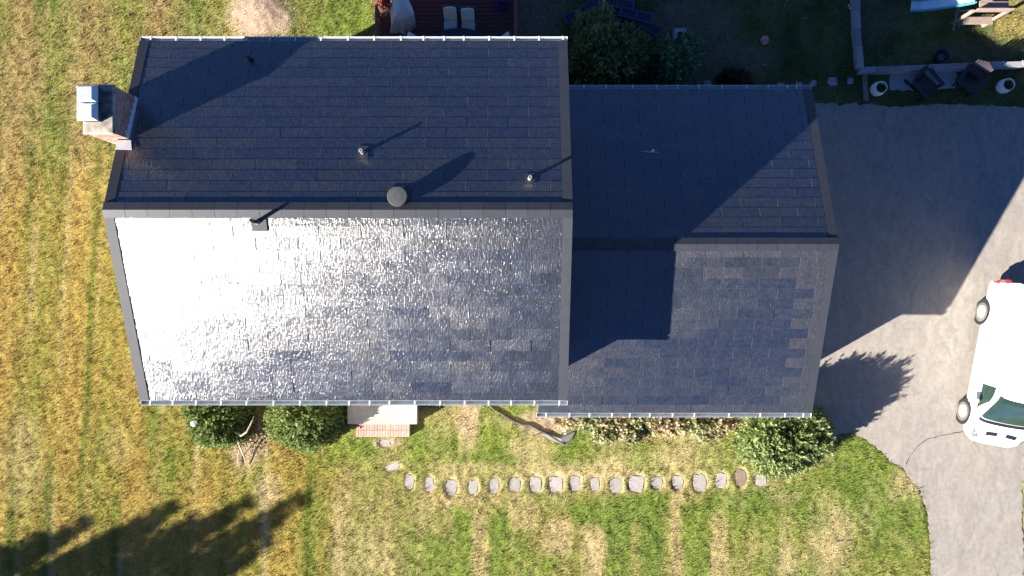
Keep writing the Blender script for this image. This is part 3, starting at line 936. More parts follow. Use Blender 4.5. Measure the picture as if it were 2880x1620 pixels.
# ---- things that stand on the roof
def roof_pipe(name, px, py, sl, h, rad, mtl, label, plate, boot):
    z = 6.5
    for _ in range(6):
        p = G(px, py, z); d = abs(p.y - sl.ye); z = sl.p(0, d).z + h
    p = G(px, py, z); base = sl.p(p.x, d, .02)
    e = empty(name, base, label, 'vent pipe')
    m = MB(); m.tube([base - Vector((0, 0, .05)), (base.x, base.y, base.z + h - .03)], rad, 12); m.build('pipe', mtl, e)
    m = MB(); m.lathe([(rad * 1.15, 0), (rad * 1.15, .03), (rad * .7, .032), (rad * .7, .005)], 12, (base.x, base.y, base.z + h - .04)); m.build('pipe_rim', mtl, e)
    if boot:
        m = MB(); m.lathe([(rad * 1.6, -.03), (rad * 1.35, .04), (rad * 1.12, .12)], 12, base); m.build('boot', M['lead'] if boot == 1 else M['blackpipe'], e)
    m = MB(); mt = sl.mtx(base.x, d, .045); m.box((0, 0, 0), (plate[0], plate[1], .012), None)
    m.v = [tuple(mt @ Vector((v[0] + plate[2], v[1] + plate[3], v[2]))) for v in m.v]
    m.build('base_plate', M['cap'], e)
    return e
roof_pipe('roof_vent_pipe', 1014, 424, hN, .36, .045, M['lead'], 'short pale vent pipe below the middle of the rear roof slope', (.30, .40, 0, 0), 1)
roof_pipe('roof_vent_pipe', 1491, 499, hN, .34, .045, M['lead'], 'short pale vent pipe near the east end of the rear roof slope', (.28, .30, 0, 0), 1)
roof_pipe('roof_vent_pipe', 707, 620, hS, .50, .05, M['blackpipe'], 'black vent pipe on the glaring front slope just under the ridge', (.40, .36, .05, -.06), 1)
roof_pipe('roof_vent_pipe', 698, 160, hN, .28, .04, M['rustpipe'], 'reddish vent pipe standing inside the chimney shadow', (.14, .14, 0, 0), 2)

vz = 7.62; vp = G(1117, 552, vz)
vent = empty('roof_exhaust_vent', (vp.x, vp.y, hN.p(0, YN - vp.y).z), 'round grey capped exhaust vent on the ridge of the main roof', 'roof vent')
zb = hN.p(0, YN - vp.y).z - .06
m_ = MB(); m_.lathe([(.20, 0), (.20, vz - zb - .10)], 28, (vp.x, vp.y, zb)); m_.build('vent_stack', M['vent'], vent, True)
m_ = MB(); m_.lathe([(.262, -.16), (.266, -.02), (.25, .0), (.10, .012)], 36, (vp.x, vp.y, vz)); m_.build('vent_cap', M['vent'], vent)
m_ = MB()
mt = hN.mtx(vp.x, YN - vp.y, .06); m_.box((0, 0, 0), (.62, .62, .012)); m_.v = [tuple(mt @ Vector(v)) for v in m_.v]
m_.build('base_plate', M['cap'], vent)

# bird dropping on the garage roof
m_ = MB()
dz = gN.p(0, GYN - G(1837, 424, 4.0).y).z
for (dx_, dy_, a, b) in ((0, 0, .05, .035), (-.05, -.03, .03, .02), (.03, -.06, .16, .008), (-.28, -.035, .2, .006), (-.09, .16, .015, .012), (.15, -.09, .02, .006), (-.1, -.06, .1, .007)):
    c = G(1837, 424, dz); x, y = c.x + dx_, c.y + dy_
    ring = [gN.p(x + a * math.cos(t) * random.uniform(.8, 1.15), GYN - (y + b * math.sin(t)), .032) for t in [k * math.pi / 5 for k in range(10)]]
    top = [p + gN.n * .003 for p in ring]
    m_.add(ring + top, [tuple(range(10, 20))] + [(i, (i + 1) % 10, 10 + (i + 1) % 10, 10 + i) for i in range(10)])
o = m_.build('bird_dropping', M['splat'])
tag(o, 'white bird dropping splashed on the shaded garage roof', 'bird dropping')


# ------------------------------------------------------------------ foliage
def quads(P, D, Nn, Ln, Wd, col, fold=0.0):
    """leaf blades as diamonds: base P, direction D, normal Nn"""
    Sd = np.cross(D, Nn); Sd /= (np.linalg.norm(Sd, axis=1, keepdims=True) + 1e-9)
    Ln, Wd = Ln[:, None], Wd[:, None]
    V = np.stack([P, P + D * Ln * .45 + Sd * Wd, P + D * Ln, P + D * Ln * .45 - Sd * Wd], 1)
    return V.reshape(-1, 3), np.arange(len(P) * 4).reshape(-1, 4), np.repeat(col, 4, 0)

def unit(v): return v / (np.linalg.norm(v, axis=1, keepdims=True) + 1e-9)

def merge(parts):
    Vs, Fs, Cs, b = [], [], [], 0
    for V, F, C in parts:
        Vs.append(V); Fs.append(F + b); Cs.append(C); b += len(V)
    return np.concatenate(Vs), np.concatenate(Fs), np.concatenate(Cs)

def dome_dirs(n, rs, zmin=-.1):
    z = rs.uniform(zmin, 1, n); a = rs.uniform(0, 2 * np.pi, n); r = np.sqrt(1 - np.clip(z, -1, 1) ** 2)
    return np.stack([r * np.cos(a), r * np.sin(a), z], 1)

def superell(d, p):
    r = np.sqrt(d[:, 0] ** 2 + d[:, 1] ** 2); z = np.abs(d[:, 2])
    return d / ((r ** p + z ** p) ** (1 / p))[:, None]

def lumpy_core(rad, rs, k, col, seed, boxy=2.6, nu=40, nv=16):
    u = np.linspace(0, 2 * np.pi, nu, endpoint=False); v = np.linspace(0.02, np.pi / 2, nv)
    U, Vv = np.meshgrid(u, v)
    d = np.stack([np.sin(Vv) * np.cos(U), np.sin(Vv) * np.sin(U), np.cos(Vv)], -1).reshape(-1, 3)
    s = k * (0.85 + .35 * fbm(d[:, 0] * 2.6 + 7, d[:, 1] * 2.6 + d[:, 2] * 2 + 3, seed, 3))
    P = superell(d, boxy) * np.array(rad) * s[:, None]
    i = np.arange((nv - 1) * nu); r, c = i // nu, i % nu
    F = np.stack([r * nu + c, r * nu + (c + 1) % nu, (r + 1) * nu + (c + 1) % nu, (r + 1) * nu + c], 1)
    return P, F, np.tile(np.array(col), (len(P), 1))

def bush(name, base, rad, label, cat, cols, nsh, shoot, leaf, seed, lump=.25, up=.35, dens=12, core=.80, zmin=-.05, group=None, stem=True, spread_=.55, boxy=2.6):
    """cols: list of (rgb, weight); shoots cover a dome, each set with leaves on both sides"""
    rs = np.random.RandomState(seed)
    rad = np.array(rad)
    e = empty(name, base, label, cat, group)
    d = dome_dirs(nsh, rs, zmin)
    d = superell(d, boxy)
    s = 0.82 + lump * 1.6 * (fbm(d[:, 0] * 2.6 + 7, d[:, 1] * 2.6 + d[:, 2] * 2 + 3, seed, 3) - .5) + rs.uniform(-.10, .05, nsh)
    P0 = d * rad * s[:, None]
    nrm = unit(d / rad)
    D = unit(nrm + np.array([0, 0, up]) + rs.normal(0, .35, (nsh, 3)))
    L = rs.uniform(.6, 1.25, nsh) * shoot
    w = np.array([c[1] for c in cols], float); w /= w.sum()
    ci = rs.choice(len(cols), nsh, p=w)
    C = np.array([c[0] for c in cols])[ci] * rs.uniform(.75, 1.3, nsh)[:, None]
    pp, dd, nn, ll, ww, cc = [], [], [], [], [], []
    side = unit(np.cross(D, rs.normal(0, 1, (nsh, 3))))
    for k in range(dens):
        t = (k + .5) / dens
        sg = 1 if k % 2 else -1
        ang = rs.normal(0, .5, nsh)[:, None]
        sd = side * np.cos(ang) + np.cross(D, side) * np.sin(ang)
        pp.append(P0 + D * (L * t)[:, None])
        dd.append(unit(D * (1 - spread_ * .6) + sd * sg * spread_ + rs.normal(0, .12, (nsh, 3))))
        nn.append(unit(nrm + np.array([0, 0, .4]) + rs.normal(0, .32, (nsh, 3))))
        ll.append(rs.uniform(.7, 1.2, nsh) * leaf[0] * (1 - .35 * t)); ww.append(rs.uniform(.7, 1.2, nsh) * leaf[1])
        cc.append(C * rs.uniform(.85, 1.15, nsh)[:, None])
    Q = quads(*[np.concatenate(a) for a in (pp, dd, nn, ll, ww, cc)])
    dark = np.array(cols[0][0]) * .9
    V, F, Cc = merge([Q, lumpy_core(rad, rs, core, dark, seed, boxy)])
    V[:, 2] = np.maximum(V[:, 2], -base[2] + .0)
    me = np_mesh('foliage', V, F, Cc, M['leaf'])
    link('foliage', me, e, local=True)
    if stem:
        m = MB()
        for k in range(4):
            a = k * 1.7 + seed
            m.tube([(0.05 * math.cos(a), 0.05 * math.sin(a), -.05), (rad[0] * .2 * math.cos(a), rad[1] * .2 * math.sin(a), rad[2] * .35), (rad[0] * .4 * math.cos(a), rad[1] * .4 * math.sin(a), rad[2] * .6)], [.05, .035, .015], 6)
        m.build('stem', M['bark'], e, local=True)
    return e

YEW = [((.135, .19, .042), 4), ((.19, .24, .055), 3), ((.25, .28, .085), 2), ((.09, .155, .045), 2)]
YEWC = [((.16, .21, .06), 4), ((.215, .26, .09), 3), ((.28, .31, .135), 2), ((.105, .16, .045), 2)]
bush('evergreen_bush', (-10.35, -4.35, 0), (1.22, 1.40, 1.75), 'rounded green bush at the west end of the front with a small white cap', 'bush', YEW, 3000, .17, (.085, .022), 21, core=.78, group='rounded evergreens along the front of the house')
bush('evergreen_bush', (-7.25, -4.35, 0), (1.45, 1.50, 2.15), 'largest dense green bush beside the concrete stoop', 'bush', YEW, 3900, .17, (.085, .022), 22, core=.78, group='rounded evergreens along the front of the house')
bush('evergreen_bush', (9.55, -5.28, 0), (1.62, 1.28, 1.62), 'spiky pale green bush at the garage corner beside the driveway', 'bush', YEWC, 2100, .30, (.15, .028), 23, core=.78, group='rounded evergreens along the front of the house', up=.2, boxy=6)

NS1 = [((.105, .150, .045), 4), ((.23, .21, .05), 3), ((.31, .24, .055), 1.5), ((.085, .135, .065), 3)]
NS2 = [((.055, .15, .065), 4), ((.085, .23, .10), 3), ((.32, .28, .08), .25)]
NS3 = [((.035, .05, .025), 4), ((.07, .08, .035), 2)]
bush('garden_shrub', (3.15, 8.35, 0), (1.95, 1.35, 1.8), 'big olive and yellowish shrub behind the house beside the navy shutters', 'shrub', NS1, 1900, .30, (.10, .030), 31, lump=.6, up=.5, core=.72)
bush('garden_shrub', (5.75, 8.05, 0), (.95, .95, 1.35), 'bluish green rounded shrub near the small grey box', 'shrub', NS2, 800, .24, (.09, .020), 32, lump=.5, up=.5, core=.72)
bush('garden_shrub', (3.9, 7.05, 0), (2.1, .55, 1.2), 'low dark shrub against the rear garage gutter', 'shrub', NS3, 900, .26, (.10, .028), 33, lump=.6, core=.7)
bush('garden_shrub', (7.95, 7.35, 0), (.75, .45, .5), 'small dark brown clump behind the garage near the flagstones', 'shrub', [((.035, .025, .012), 3), ((.03, .035, .012), 2)], 260, .22, (.12, .02), 34, lump=.5, core=.7)
bush('garden_shrub', (-2.75, -3.75, 0), (.62, .36, .6), 'small pale green shrub between the stoop and the eave', 'shrub', [((.14, .15, .055), 3), ((.20, .18, .09), 2)], 260, .18, (.10, .03), 35, lump=.5, core=.7)
bush('garden_shrub', (-.85, -3.55, 0), (.62, .30, .65), 'small dark shrub under the eave by the drain hose', 'shrub', [((.06, .065, .025), 3), ((.12, .10, .05), 2)], 240, .18, (.10, .03), 36, lump=.5, core=.7)

# perennials gone to seed along the front of the garage
DRY = [((.40, .32, .19), 4), ((.24, .16, .08), 2), ((.33, .31, .14), 3), ((.12, .07, .035), 1)]
PGR = [((.20, .22, .09), 3), ((.34, .32, .17), 3), ((.12, .15, .05), 2), ((.26, .19, .10), 1)]
PLANTS = [(1590, 1172, 36, 24, 'd', 'bleached and brown hosta nearest the drain hose'),
          (1655, 1180, 34, 22, 'g', 'olive perennial with bronze leaves, second from the drain hose'),
          (1705, 1192, 34, 24, 'g', 'silvery green perennial beside the pale patch of the bed'),
          (1752, 1190, 36, 34, 'd', 'reddish brown perennial over a dark hollow'),
          (1800, 1185, 34, 30, 'g', 'green and straw perennial, midway along the garage bed'),
          (1850, 1182, 34, 28, 'd', 'straw coloured drooping perennial, midway along the garage bed'),
          (1900, 1196, 34, 24, 'd', 'rust coloured grassy perennial in the garage bed'),
          (1950, 1180, 34, 26, 'g', 'yellow green perennial right of the rusty grass'),
          (1985, 1205, 38, 28, 'g', 'dark leaved perennial spilling on to the lawn'),
          (2035, 1182, 36, 32, 'd', 'tangled straw perennial touching the corner bush'),
          (1700, 1224, 26, 12, 'g', 'pale grey green tuft at the front of the garage bed'),
          (1775, 1225, 22, 12, 'g', 'small round leaved tuft at the front of the garage bed')]
for i, (px, py, rx, ry, t, lb) in enumerate(PLANTS):
    c = G(px, py, .2); k = (CH - .2) / FPX
    bush('dried_perennial' if t == 'd' else 'leafy_perennial', (c.x, c.y, 0), (rx * k * 1.15, ry * k * 1.15, .42), lb, 'plant', DRY if t == 'd' else PGR, 130, .20, (.16, .034), 50 + i, lump=.6, up=.1, dens=7, core=.55,
         group='perennials along the garage front', stem=False, spread_=.8)

# dead vine on the mulch between the two western bushes
vine = empty('dead_vine', G(690, 1225), 'bleached dead vine arching between the two western bushes', 'vine')
m_ = MB()
def Gp(l): return [G(*p) for p in l]
m_.tube(Gp([(668, 1225, .25), (664, 1210, .6), (668, 1220, .9), (678, 1226, 1.0), (694, 1215, 1.05), (707, 1190, 1.0), (714, 1170, .9)]), [.02, .03, .035, .035, .035, .03, .02], 7)
m_.tube(Gp([(664, 1208, .7), (666, 1230, .8), (672, 1250, .55), (684, 1278, .2), (694, 1310, .06)]), [.03, .035, .03, .025, .012], 7)
m_.tube(Gp([(656, 1205, .5), (661, 1180, .9)]), [.015, .008], 6)
m_.tube(Gp([(672, 1265, .3), (668, 1290, .08), (676, 1310, .05)]), [.014, .012, .006], 6)
m_.build('stem', M['twig'], vine)
rs = np.random.RandomState(77)
n = 260
c = np.array([tuple(G(rs.normal(705, 22), rs.normal(1225, 26), .1)) for _ in range(n)]); c[:, 2] = rs.uniform(.02, .35, n)
D = unit(rs.normal(0, 1, (n, 3)) * np.array([1, 1, .4])); Nn = unit(rs.normal(0, .5, (n, 3)) + np.array([0, 0, 1]))
cc = np.where(rs.rand(n, 1) < .6, np.array([[.34, .26, .14]]), np.array([[.20, .19, .06]])) * rs.uniform(.7, 1.2, (n, 1))
Vq, Fq, Cq = quads(c, D, Nn, rs.uniform(.07, .16, n), rs.uniform(.02, .045, n), cc)
link('leaves', np_mesh('leaves', Vq, Fq, Cq, M['leaf']), vine)['kind'] = 'stuff'
for i, (px, py, r) in enumerate(((691, 1150, .05), (702, 1170, .035), (697, 1187, .08), (708, 1185, .05))):
    pass

c = G(545, 1191, 1.7)
lamp = empty('garden_lamp', (c.x, c.y, 0), 'small white oval lamp cap showing through the westernmost bush', 'garden lamp')
m_ = MB(); m_.tube([(c.x, c.y, 0), (c.x, c.y, 1.68)], .025, 8); m_.build('post', M['whitecap'], lamp)
m_ = MB(); m_.lathe([(.03, 0), (.10, .02), (.105, .06), (.07, .11), (.02, .13)], 18, (c.x, c.y, 1.66)); m_.build('lamp_cap', M['whitecap'], lamp, True)


# ------------------------------------------------------------------ front: stoop, hose, stepping stones
a, b = G(977, 1193, .46), G(1173, 1193, .46)
stoop = empty('front_stoop', ((a.x + b.x) / 2, -4.0, 0), 'concrete front stoop with a pink brick step, half in bush shadow', 'stoop')
m_ = MB(); m_.box(((a.x + b.x) / 2, (a.y - 2.805) / 2, .235), (b.x - a.x, -2.805 - a.y, .45), ch=.012); m_.build('landing', M['concrete'], stoop)
s0, s1 = G(1001, 1229, .22), G(1152, 1229, .22)
m_ = MB(); m_.box(((s0.x + s1.x) / 2, (a.y - .006 + s0.y) / 2, .085), (s1.x - s0.x, a.y - .006 - s0.y, .17)); m_.build('step_core', M['mortar'], stoop)
L_ = s1.x - s0.x; nb = 20; bw = L_ / nb; dpt = (a.y - .006 - s0.y)
m_ = MB(); m_.box((0, 0, 0), (bw - .011, dpt * .5 - .010, .06), ch=.004); ME_SB = m_.mesh('brick', M['stepbrick'])
for j in range(2):
    for i in range(nb):
        link('brick', ME_SB, stoop, mw=Matrix.Translation((s0.x + bw * (i + .5), s0.y + dpt * (.25 + .5 * j), .195 + random.gauss(0, .0015))))

hose = MB(); hp = [G(px, py, .06) for px, py in ((1372, 1133), (1388, 1150), (1416, 1167), (1441, 1182), (1466, 1193), (1491, 1196), (1516, 1209), (1541, 1221), (1566, 1237), (1587, 1249))]
fine = []
for p, q_ in zip(hp, hp[1:]):
    for k in range(8): fine.append(p.lerp(q_, k / 8))
fine.append(hp[-1])
hose.tube([p + Vector((0, 0, -.02)) for p in fine], [.05 if i % 2 else .04 for i in range(len(fine))], 10)
o = hose.build('drain_hose', M['hose']); tag(o, 'dusty black corrugated drain hose snaking from the eave to the bed', 'hose')
m_ = MB()
ptsm = [(1520, 1218), (1545, 1222), (1570, 1228), (1600, 1219), (1618, 1214), (1610, 1232), (1598, 1248), (1588, 1254), (1572, 1246), (1545, 1236)]
ring = [G(px, py, .035 + .02 * math.sin(i * 1.9)) for i, (px, py) in enumerate(ptsm)]
cen = G(1578, 1234, .10)
m_.add(ring + [cen] + [Vector((p.x, p.y, -.05)) for p in ring], [(i, (i + 1) % 10, 10) for i in range(10)] + [(i, i + 11, (i + 1) % 10 + 11, (i + 1) % 10) for i in range(10)])
o = m_.build('splash_mat', M['greymat']); tag(o, 'crumpled grey mat at the end of the drain hose', 'mat')
m_ = MB()
for k, (px, py) in enumerate(((1583, 1206), (1586, 1212), (1589, 1218))):
    c = G(px, py, .1); m_.box((c.x, c.y, .1 + .05 * k), (.14 - .03 * k, .05, .03), Matrix.Rotation(.3, 3, 'Z'))
o = m_.build('downspout_elbow', M['hanger']); tag(o, 'small white ribbed downspout elbow in the bed by the grey mat', 'downspout')

def stone(name, px, py, w, h, mt, label, group, seed, cat='stepping stone', z=-.022, rot=0.0):
    rs = random.Random(seed); c = G(px, py, z); k = (CH - z) / FPX
    n = 14; ring = []
    for i in range(n):
        t = 2 * math.pi * i / n
        sq = 1 / max(abs(math.cos(t)) ** 1.0, abs(math.sin(t)) ** 1.0) ** .88
        r = .50 * sq * rs.uniform(.86, 1.06)
        x, y = r * math.cos(t) * w * k, r * math.sin(t) * h * k
        ring.append((x * math.cos(rot) - y * math.sin(rot), x * math.sin(rot) + y * math.cos(rot)))
    m = MB()
    top = [(x * .94, y * .94, z + rs.uniform(-.003, .003)) for x, y in ring]
    mid = [(x, y, z - .014) for x, y in ring]; bot = [(x, y, -.10) for x, y in ring]
    m.add(top + mid + bot, [tuple(range(n))] + [(i, i + n, (i + 1) % n + n, (i + 1) % n) for i in range(n)] + [(i + n, i + 2 * n, (i + 1) % n + 2 * n, (i + 1) % n + n) for i in range(n)])
    o = m.build(name, mt); o.location = (c.x, c.y, 0)
    tag(o, label, cat, group)
    return o

ORD = ['first', 'second', 'third', 'fourth', 'fifth', 'sixth', 'seventh', 'eighth', 'ninth', 'tenth', 'eleventh', 'twelfth', 'thirteenth', 'fourteenth', 'fifteenth', 'sixteenth']
SGRP = 'stepping stones across the front lawn'
stone('stepping_stone', 1083, 1246, 34, 20, M['stone'], 'small flat stone lying right below the brick step', SGRP, 1)
stone('stepping_stone', 1104, 1314, 40, 22, M['stone'], 'slanted grey stepping stone between the step and the curving row', SGRP, 2, rot=.5)
for i, (px, py, w, h, ad) in enumerate(ROW):
    stone('stepping_stone', px, py, w * .98, h * .98, M['stone'], f'{ad} grey stepping stone, {ORD[i]} of the long row counted from its west end', SGRP, 10 + i, rot=random.uniform(-.1, .1))
stone('stepping_stone', 2084, 1344, 30, 50, M['stonebrown'], 'brown stepping stone near the east end of the long row', SGRP, 40)
stone('stepping_stone', 2141, 1350, 32, 34, M['stone'], 'last grey stepping stone, tucked under the corner bush', SGRP, 41)
NG = 'flagstones behind the garage'
for i, (px, py, w, h, lb) in enumerate(((1991, 234, 22, 18, 'dim flagstone nearest the dark shrub behind the garage'), (2036, 238, 24, 14, 'bluish flagstone half hidden by the rear garage gutter'), (2196, 238, 22, 12, 'sliver of flagstone beyond the small brown clump'),
        (2246, 237, 20, 14, 'flagstone just left of the garage gutter end'), (2288, 234, 20, 19, 'flagstone just right of the garage gutter end'), (2342, 229, 29, 25, 'square blue flagstone, biggest behind the garage'), (2392, 227, 18, 20, 'small blue flagstone nearest the low block wall'))):
    stone('flagstone', px, py, w, h, M['bluestone'], lb, NG, 60 + i, 'flagstone', z=.025)


# ------------------------------------------------------------------ van
def make_van(rear, heading):
    """built along +x from nose (x=0) to tail; heading: world angle of the nose direction"""
    LEN = 5.62
    # station: x, z top, half width at roof, half width at belt, belt height, half width at sill
    ST = [(0.00, .70, .42, .50, .62, .44), (.05, .84, .58, .68, .66, .62), (.14, .95, .72, .83, .72, .78), (.28, 1.03, .82, .94, .78, .90), (.48, 1.11, .87, 1.0, .84, .98), (.72, 1.19, .90, 1.02, .92, 1.01),
          (.86, 1.25, .91, 1.03, .98, 1.02), (1.20, 1.58, .88, 1.03, 1.05, 1.03), (1.55, 1.90, .84, 1.03, 1.08, 1.03), (1.75, 2.02, .83, 1.03, 1.10, 1.03), (2.1, 2.09, .84, 1.03, 1.10, 1.03),
          (2.8, 2.12, .86, 1.03, 1.10, 1.03), (4.0, 2.12, .86, 1.03, 1.10, 1.03), (5.0, 2.10, .86, 1.02, 1.10, 1.02), (5.45, 2.07, .85, 1.01, 1.10, 1.01), (5.58, 2.02, .83, .99, 1.08, .99), (5.62, 1.94, .81, .97, 1.05, .97)]
    ST = np.array(ST)
    def sta(x): return [np.interp(x, ST[:, 0], ST[:, k]) for k in range(1, 6)]
    def prof(x):
        zt, wt, wb, zb, ws = sta(x)
        return np.array([(0, zt + .0), (wt * .5, zt - .008), (wt * .85, zt - .03), (wt, zt - .075), (wt + (wb - wt) * .25, zt - .075 - (zt - .075 - zb) * .35), (wt + (wb - wt) * .75, zt - .075 - (zt - .075 - zb) * .72),
                         (wb, zb), (wb, zb - .12), (ws, .62 if zb > .7 else zb - .1), (ws - .03, .40), (ws - .10, .28), (0, .26)])
    def srf(x, v, off=0.0, side=-1):
        p = prof(x); v = min(max(v, 0), len(p) - 1.001); i = int(v); t = v - i
        a = p[i] * (1 - t) + p[i + 1] * t
        return Vector((x, side * a[0], a[1]))
    xs = np.unique(np.concatenate([ST[:, 0], np.linspace(.1, LEN - .05, 46)]))
    e = empty('van', rear, 'white van parked on the driveway, nose towards the street, cut by the frame', 'van', rotz=0)
    m = MB(); npf = 12
    vs = []
    for x in xs:
        p = prof(x)
        ring = [(x, -a, z) for a, z in p] + [(x, a, z) for a, z in p[-2:0:-1]]
        vs += ring
    k = len(ring)
    fs = [(i * k + j, i * k + (j + 1) % k, (i + 1) * k + (j + 1) % k, (i + 1) * k + j) for i in range(len(xs) - 1) for j in range(k)]
    fs += [tuple(range(k)), tuple((len(xs) - 1) * k + j for j in range(k))[::-1]]
    m.add(vs, fs)
    parts = []
    def put(mb, name, mt, smooth=False):
        o = mb.build(name, mt, e, smooth, local=True); parts.append(o); return o
    o = put(m, 'body', M['vanwhite'], True)
    bv = o.modifiers.new('edge', 'EDGE_SPLIT'); bv.split_angle = R(38)
    def patch(name, quad, mt, off=.006, n=10, sides=(-1, 1), thick=.012):
        """a panel lying on the body: quad = 4 corners (x, v)"""
        for s in sides:
            mb = MB(); top, bot = [], []
            for i in range(n + 1):
                for j in range(n + 1):
                    u, w = i / n, j / n
                    x = (quad[0][0] * (1 - u) + quad[1][0] * u) * (1 - w) + (quad[3][0] * (1 - u) + quad[2][0] * u) * w
                    v = (quad[0][1] * (1 - u) + quad[1][1] * u) * (1 - w) + (quad[3][1] * (1 - u) + quad[2][1] * u) * w
                    p = srf(x, v, side=s)
                    a1, a2 = srf(x + .02, v, side=s) - srf(x - .02, v, side=s), srf(x, v + .05, side=s) - srf(x, v - .05, side=s)
                    nn = a1.cross(a2)
                    if nn.length < 1e-9: nn = Vector((0, 0, 1))
                    nn.normalize()
                    if nn.dot(p - Vector((x, 0, .9))) < 0: nn = -nn
                    top.append(p + nn * off); bot.append(p - nn * thick)
            N1 = n + 1
            fs = [(i * N1 + j, (i + 1) * N1 + j, (i + 1) * N1 + j + 1, i * N1 + j + 1) for i in range(n) for j in range(n)]
            rim = [i * N1 for i in range(N1)] + [n * N1 + j for j in range(1, N1)] + [i * N1 + n for i in range(n - 1, -1, -1)] + [j for j in range(n - 1, 0, -1)]
            T = len(top)
            fs += [(rim[a], rim[(a + 1) % len(rim)], rim[(a + 1) % len(rim)] + T, rim[a] + T) for a in range(len(rim))]
            mb.add(top + bot, fs)
            put(mb, name, mt, False)
    def across(name, x0, x1, v0, mt, off=.006, bow=.0, n=14, v1=None):
        """a panel across the van, from side to side"""
        mb = MB(); top, bot = [], []
        for i in range(n + 1):
            w = i / n * 2 - 1
            for j in range(7):
                t = j / 6
                vv = v0 if v1 is None else v0 + (v1 - v0) * t
                x = x0 + (x1 - x0) * t + bow * abs(w) ** 2
                p = srf(x, abs(w) * vv, side=-1 if w < 0 else 1)
                top.append(p + Vector((-.4, 0, .9)) * off); bot.append(p - Vector((-.4, 0, .9)) * .012)
        N1 = 7
        fs = [(i * N1 + j, (i + 1) * N1 + j, (i + 1) * N1 + j + 1, i * N1 + j + 1) for i in range(n) for j in range(6)]
        rim = [i * N1 for i in range(n + 1)] + [n * N1 + j for j in range(1, N1)] + [i * N1 + 6 for i in range(n - 1, -1, -1)] + [j for j in range(5, 0, -1)]
        T = len(top)
        fs += [(rim[a], rim[(a + 1) % len(rim)], rim[(a + 1) % len(rim)] + T, rim[a] + T) for a in range(len(rim))]
        mb.add(top + bot, fs)
        put(mb, name, mt, False)
    across('windscreen', .86, 1.66, 3.35, M['vanglass'], .022, bow=.12, v1=3.0, n=28)
    across('cowl', .73, .835, 3.5, M['blackplastic'], .01, bow=.12)
    patch('side_window', [(1.50, 4.0), (2.02, 3.8), (2.08, 5.7), (1.16, 5.75)], M['vanglass'], .006)
    patch('bonnet_vent', [(.36, .36), (.49, .36), (.46, 1.35), (.33, 1.35)], M['blackplastic'], .012, 8)
    patch('headlight', [(.24, 2.3), (.50, 3.4), (.40, 5.6), (.16, 4.2)], M['clearlens'], .014, 10)
    patch('indicator', [(.50, 3.4), (.66, 3.9), (.60, 5.0), (.46, 4.6)], M['amberlens'], .018, 8)
    patch('sill', [(1.35, 9.1), (4.0, 9.1), (4.0, 9.9), (1.35, 9.9)], M['vangrey'], .012, 6)
    patch('side_moulding', [(1.35, 8.1), (4.0, 8.1), (4.0, 8.6), (1.35, 8.6)], M['vangrey'], .014, 6)
    patch('bumper', [(.03, 7.6), (.40, 8.0), (.40, 9.6), (.03, 9.6)], M['vangrey'], .012, 6)
    for xa_ in (1.02, 2.2, 3.35):
        patch('door_seam', [(xa_, 4.2), (xa_ + .018, 4.2), (xa_ + .018, 8.9), (xa_, 8.9)], M['vangrey'], .003, 6, thick=.006)
    patch('door_handle', [(2.0, 6.7), (2.14, 6.7), (2.14, 7.0), (2.0, 7.0)], M['blackplastic'], .02, 3)
    patch('roof_groove', [(3.2, 2.05), (5.2, 2.05), (5.2, 2.09), (3.2, 2.09)], M['vangrey'], .002, 6)
    for s in (-1, 1):
        mb = MB()
        for z0, mt_, nm in ((.92, 'redlens', 'tail_light'), (1.12, 'clearlens', 'reverse_light'), (1.32, 'redlens', 'brake_light')):
            mb = MB(); mb.box((5.655, s * (.93 - (z0 - .9) * .12), z0), (.13, .12, .195), ch=.01); put(mb, nm, M[mt_])
        mb = MB(); mb.box((5.64, s * .55, .50), (.10, .8, .16), ch=.02); put(mb, 'rear_bumper', M['vangrey'])
        mb = MB(); mb.bar((1.50, s * 1.02, 1.12), (1.46, s * 1.16, 1.16), .05); mb.box((1.47, s * 1.22, 1.22), (.12, .20, .28), ch=.03); put(mb, 'mirror', M['vanwhite'])
        for wx in (.98, 4.56):
            mb = MB(); mb.tube([(wx, s * .80, .36), (wx, s * 1.035, .36)], .47, 24); put(mb, 'wheel_arch', M['blackplastic'])
            prof_t = [(.36, -.11), (.36, .08), (.33, .115), (.25, .12), (.24, .09), (.20, .09)]
            mb = MB(); mb.lathe(prof_t, 28)
            rm = Matrix.Rotation(R(90) * (-s), 4, 'X')
            mb.v = [tuple(Matrix.Translation((wx, s * .940, .36)) @ rm @ Vector(v)) for v in mb.v]
            wh = put(mb, 'wheel', M['tyre'], False)
            mb = MB(); mb.lathe([(.235, .10), (.22, .115), (.10, .13), (.05, .14)], 24)
            mb.v = [tuple(Matrix.Translation((wx, s * .940, .36)) @ rm @ Vector(v)) for v in mb.v]
            r_o = mb.build('rim', M['hub'], wh, False, local=True)
            mb = MB()
            for q in range(5):
                a = q * 2 * math.pi / 5 + .3; c_ = Vector((.155 * math.cos(a), .155 * math.sin(a), .128))
                mb.lathe([(.022, -.004), (.022, .004)], 8, c_)
            mb.v = [tuple(Matrix.Translation((wx, s * .940, .36)) @ rm @ Vector(v)) for v in mb.v]
            mb.build('rim_hole', M['blackplastic'], wh, False, local=True)
    mb = MB(); mb.box((-.005, 0, .40), (.05, .9, .16), ch=.02); put(mb, 'grille', M['blackplastic'])
    mb = MB(); mb.box((1.02, -.2, 1.335), (.02, .7, .02), Matrix.Rotation(-.1, 3, 'Z')); put(mb, 'wiper', M['blackplastic'])
    mb = MB(); mb.box((1.45, .0, 1.62), (.03, .22, .10)); put(mb, 'rear_view_mirror', M['blackplastic'])
    e.rotation_euler = (0, 0, heading)
    return e
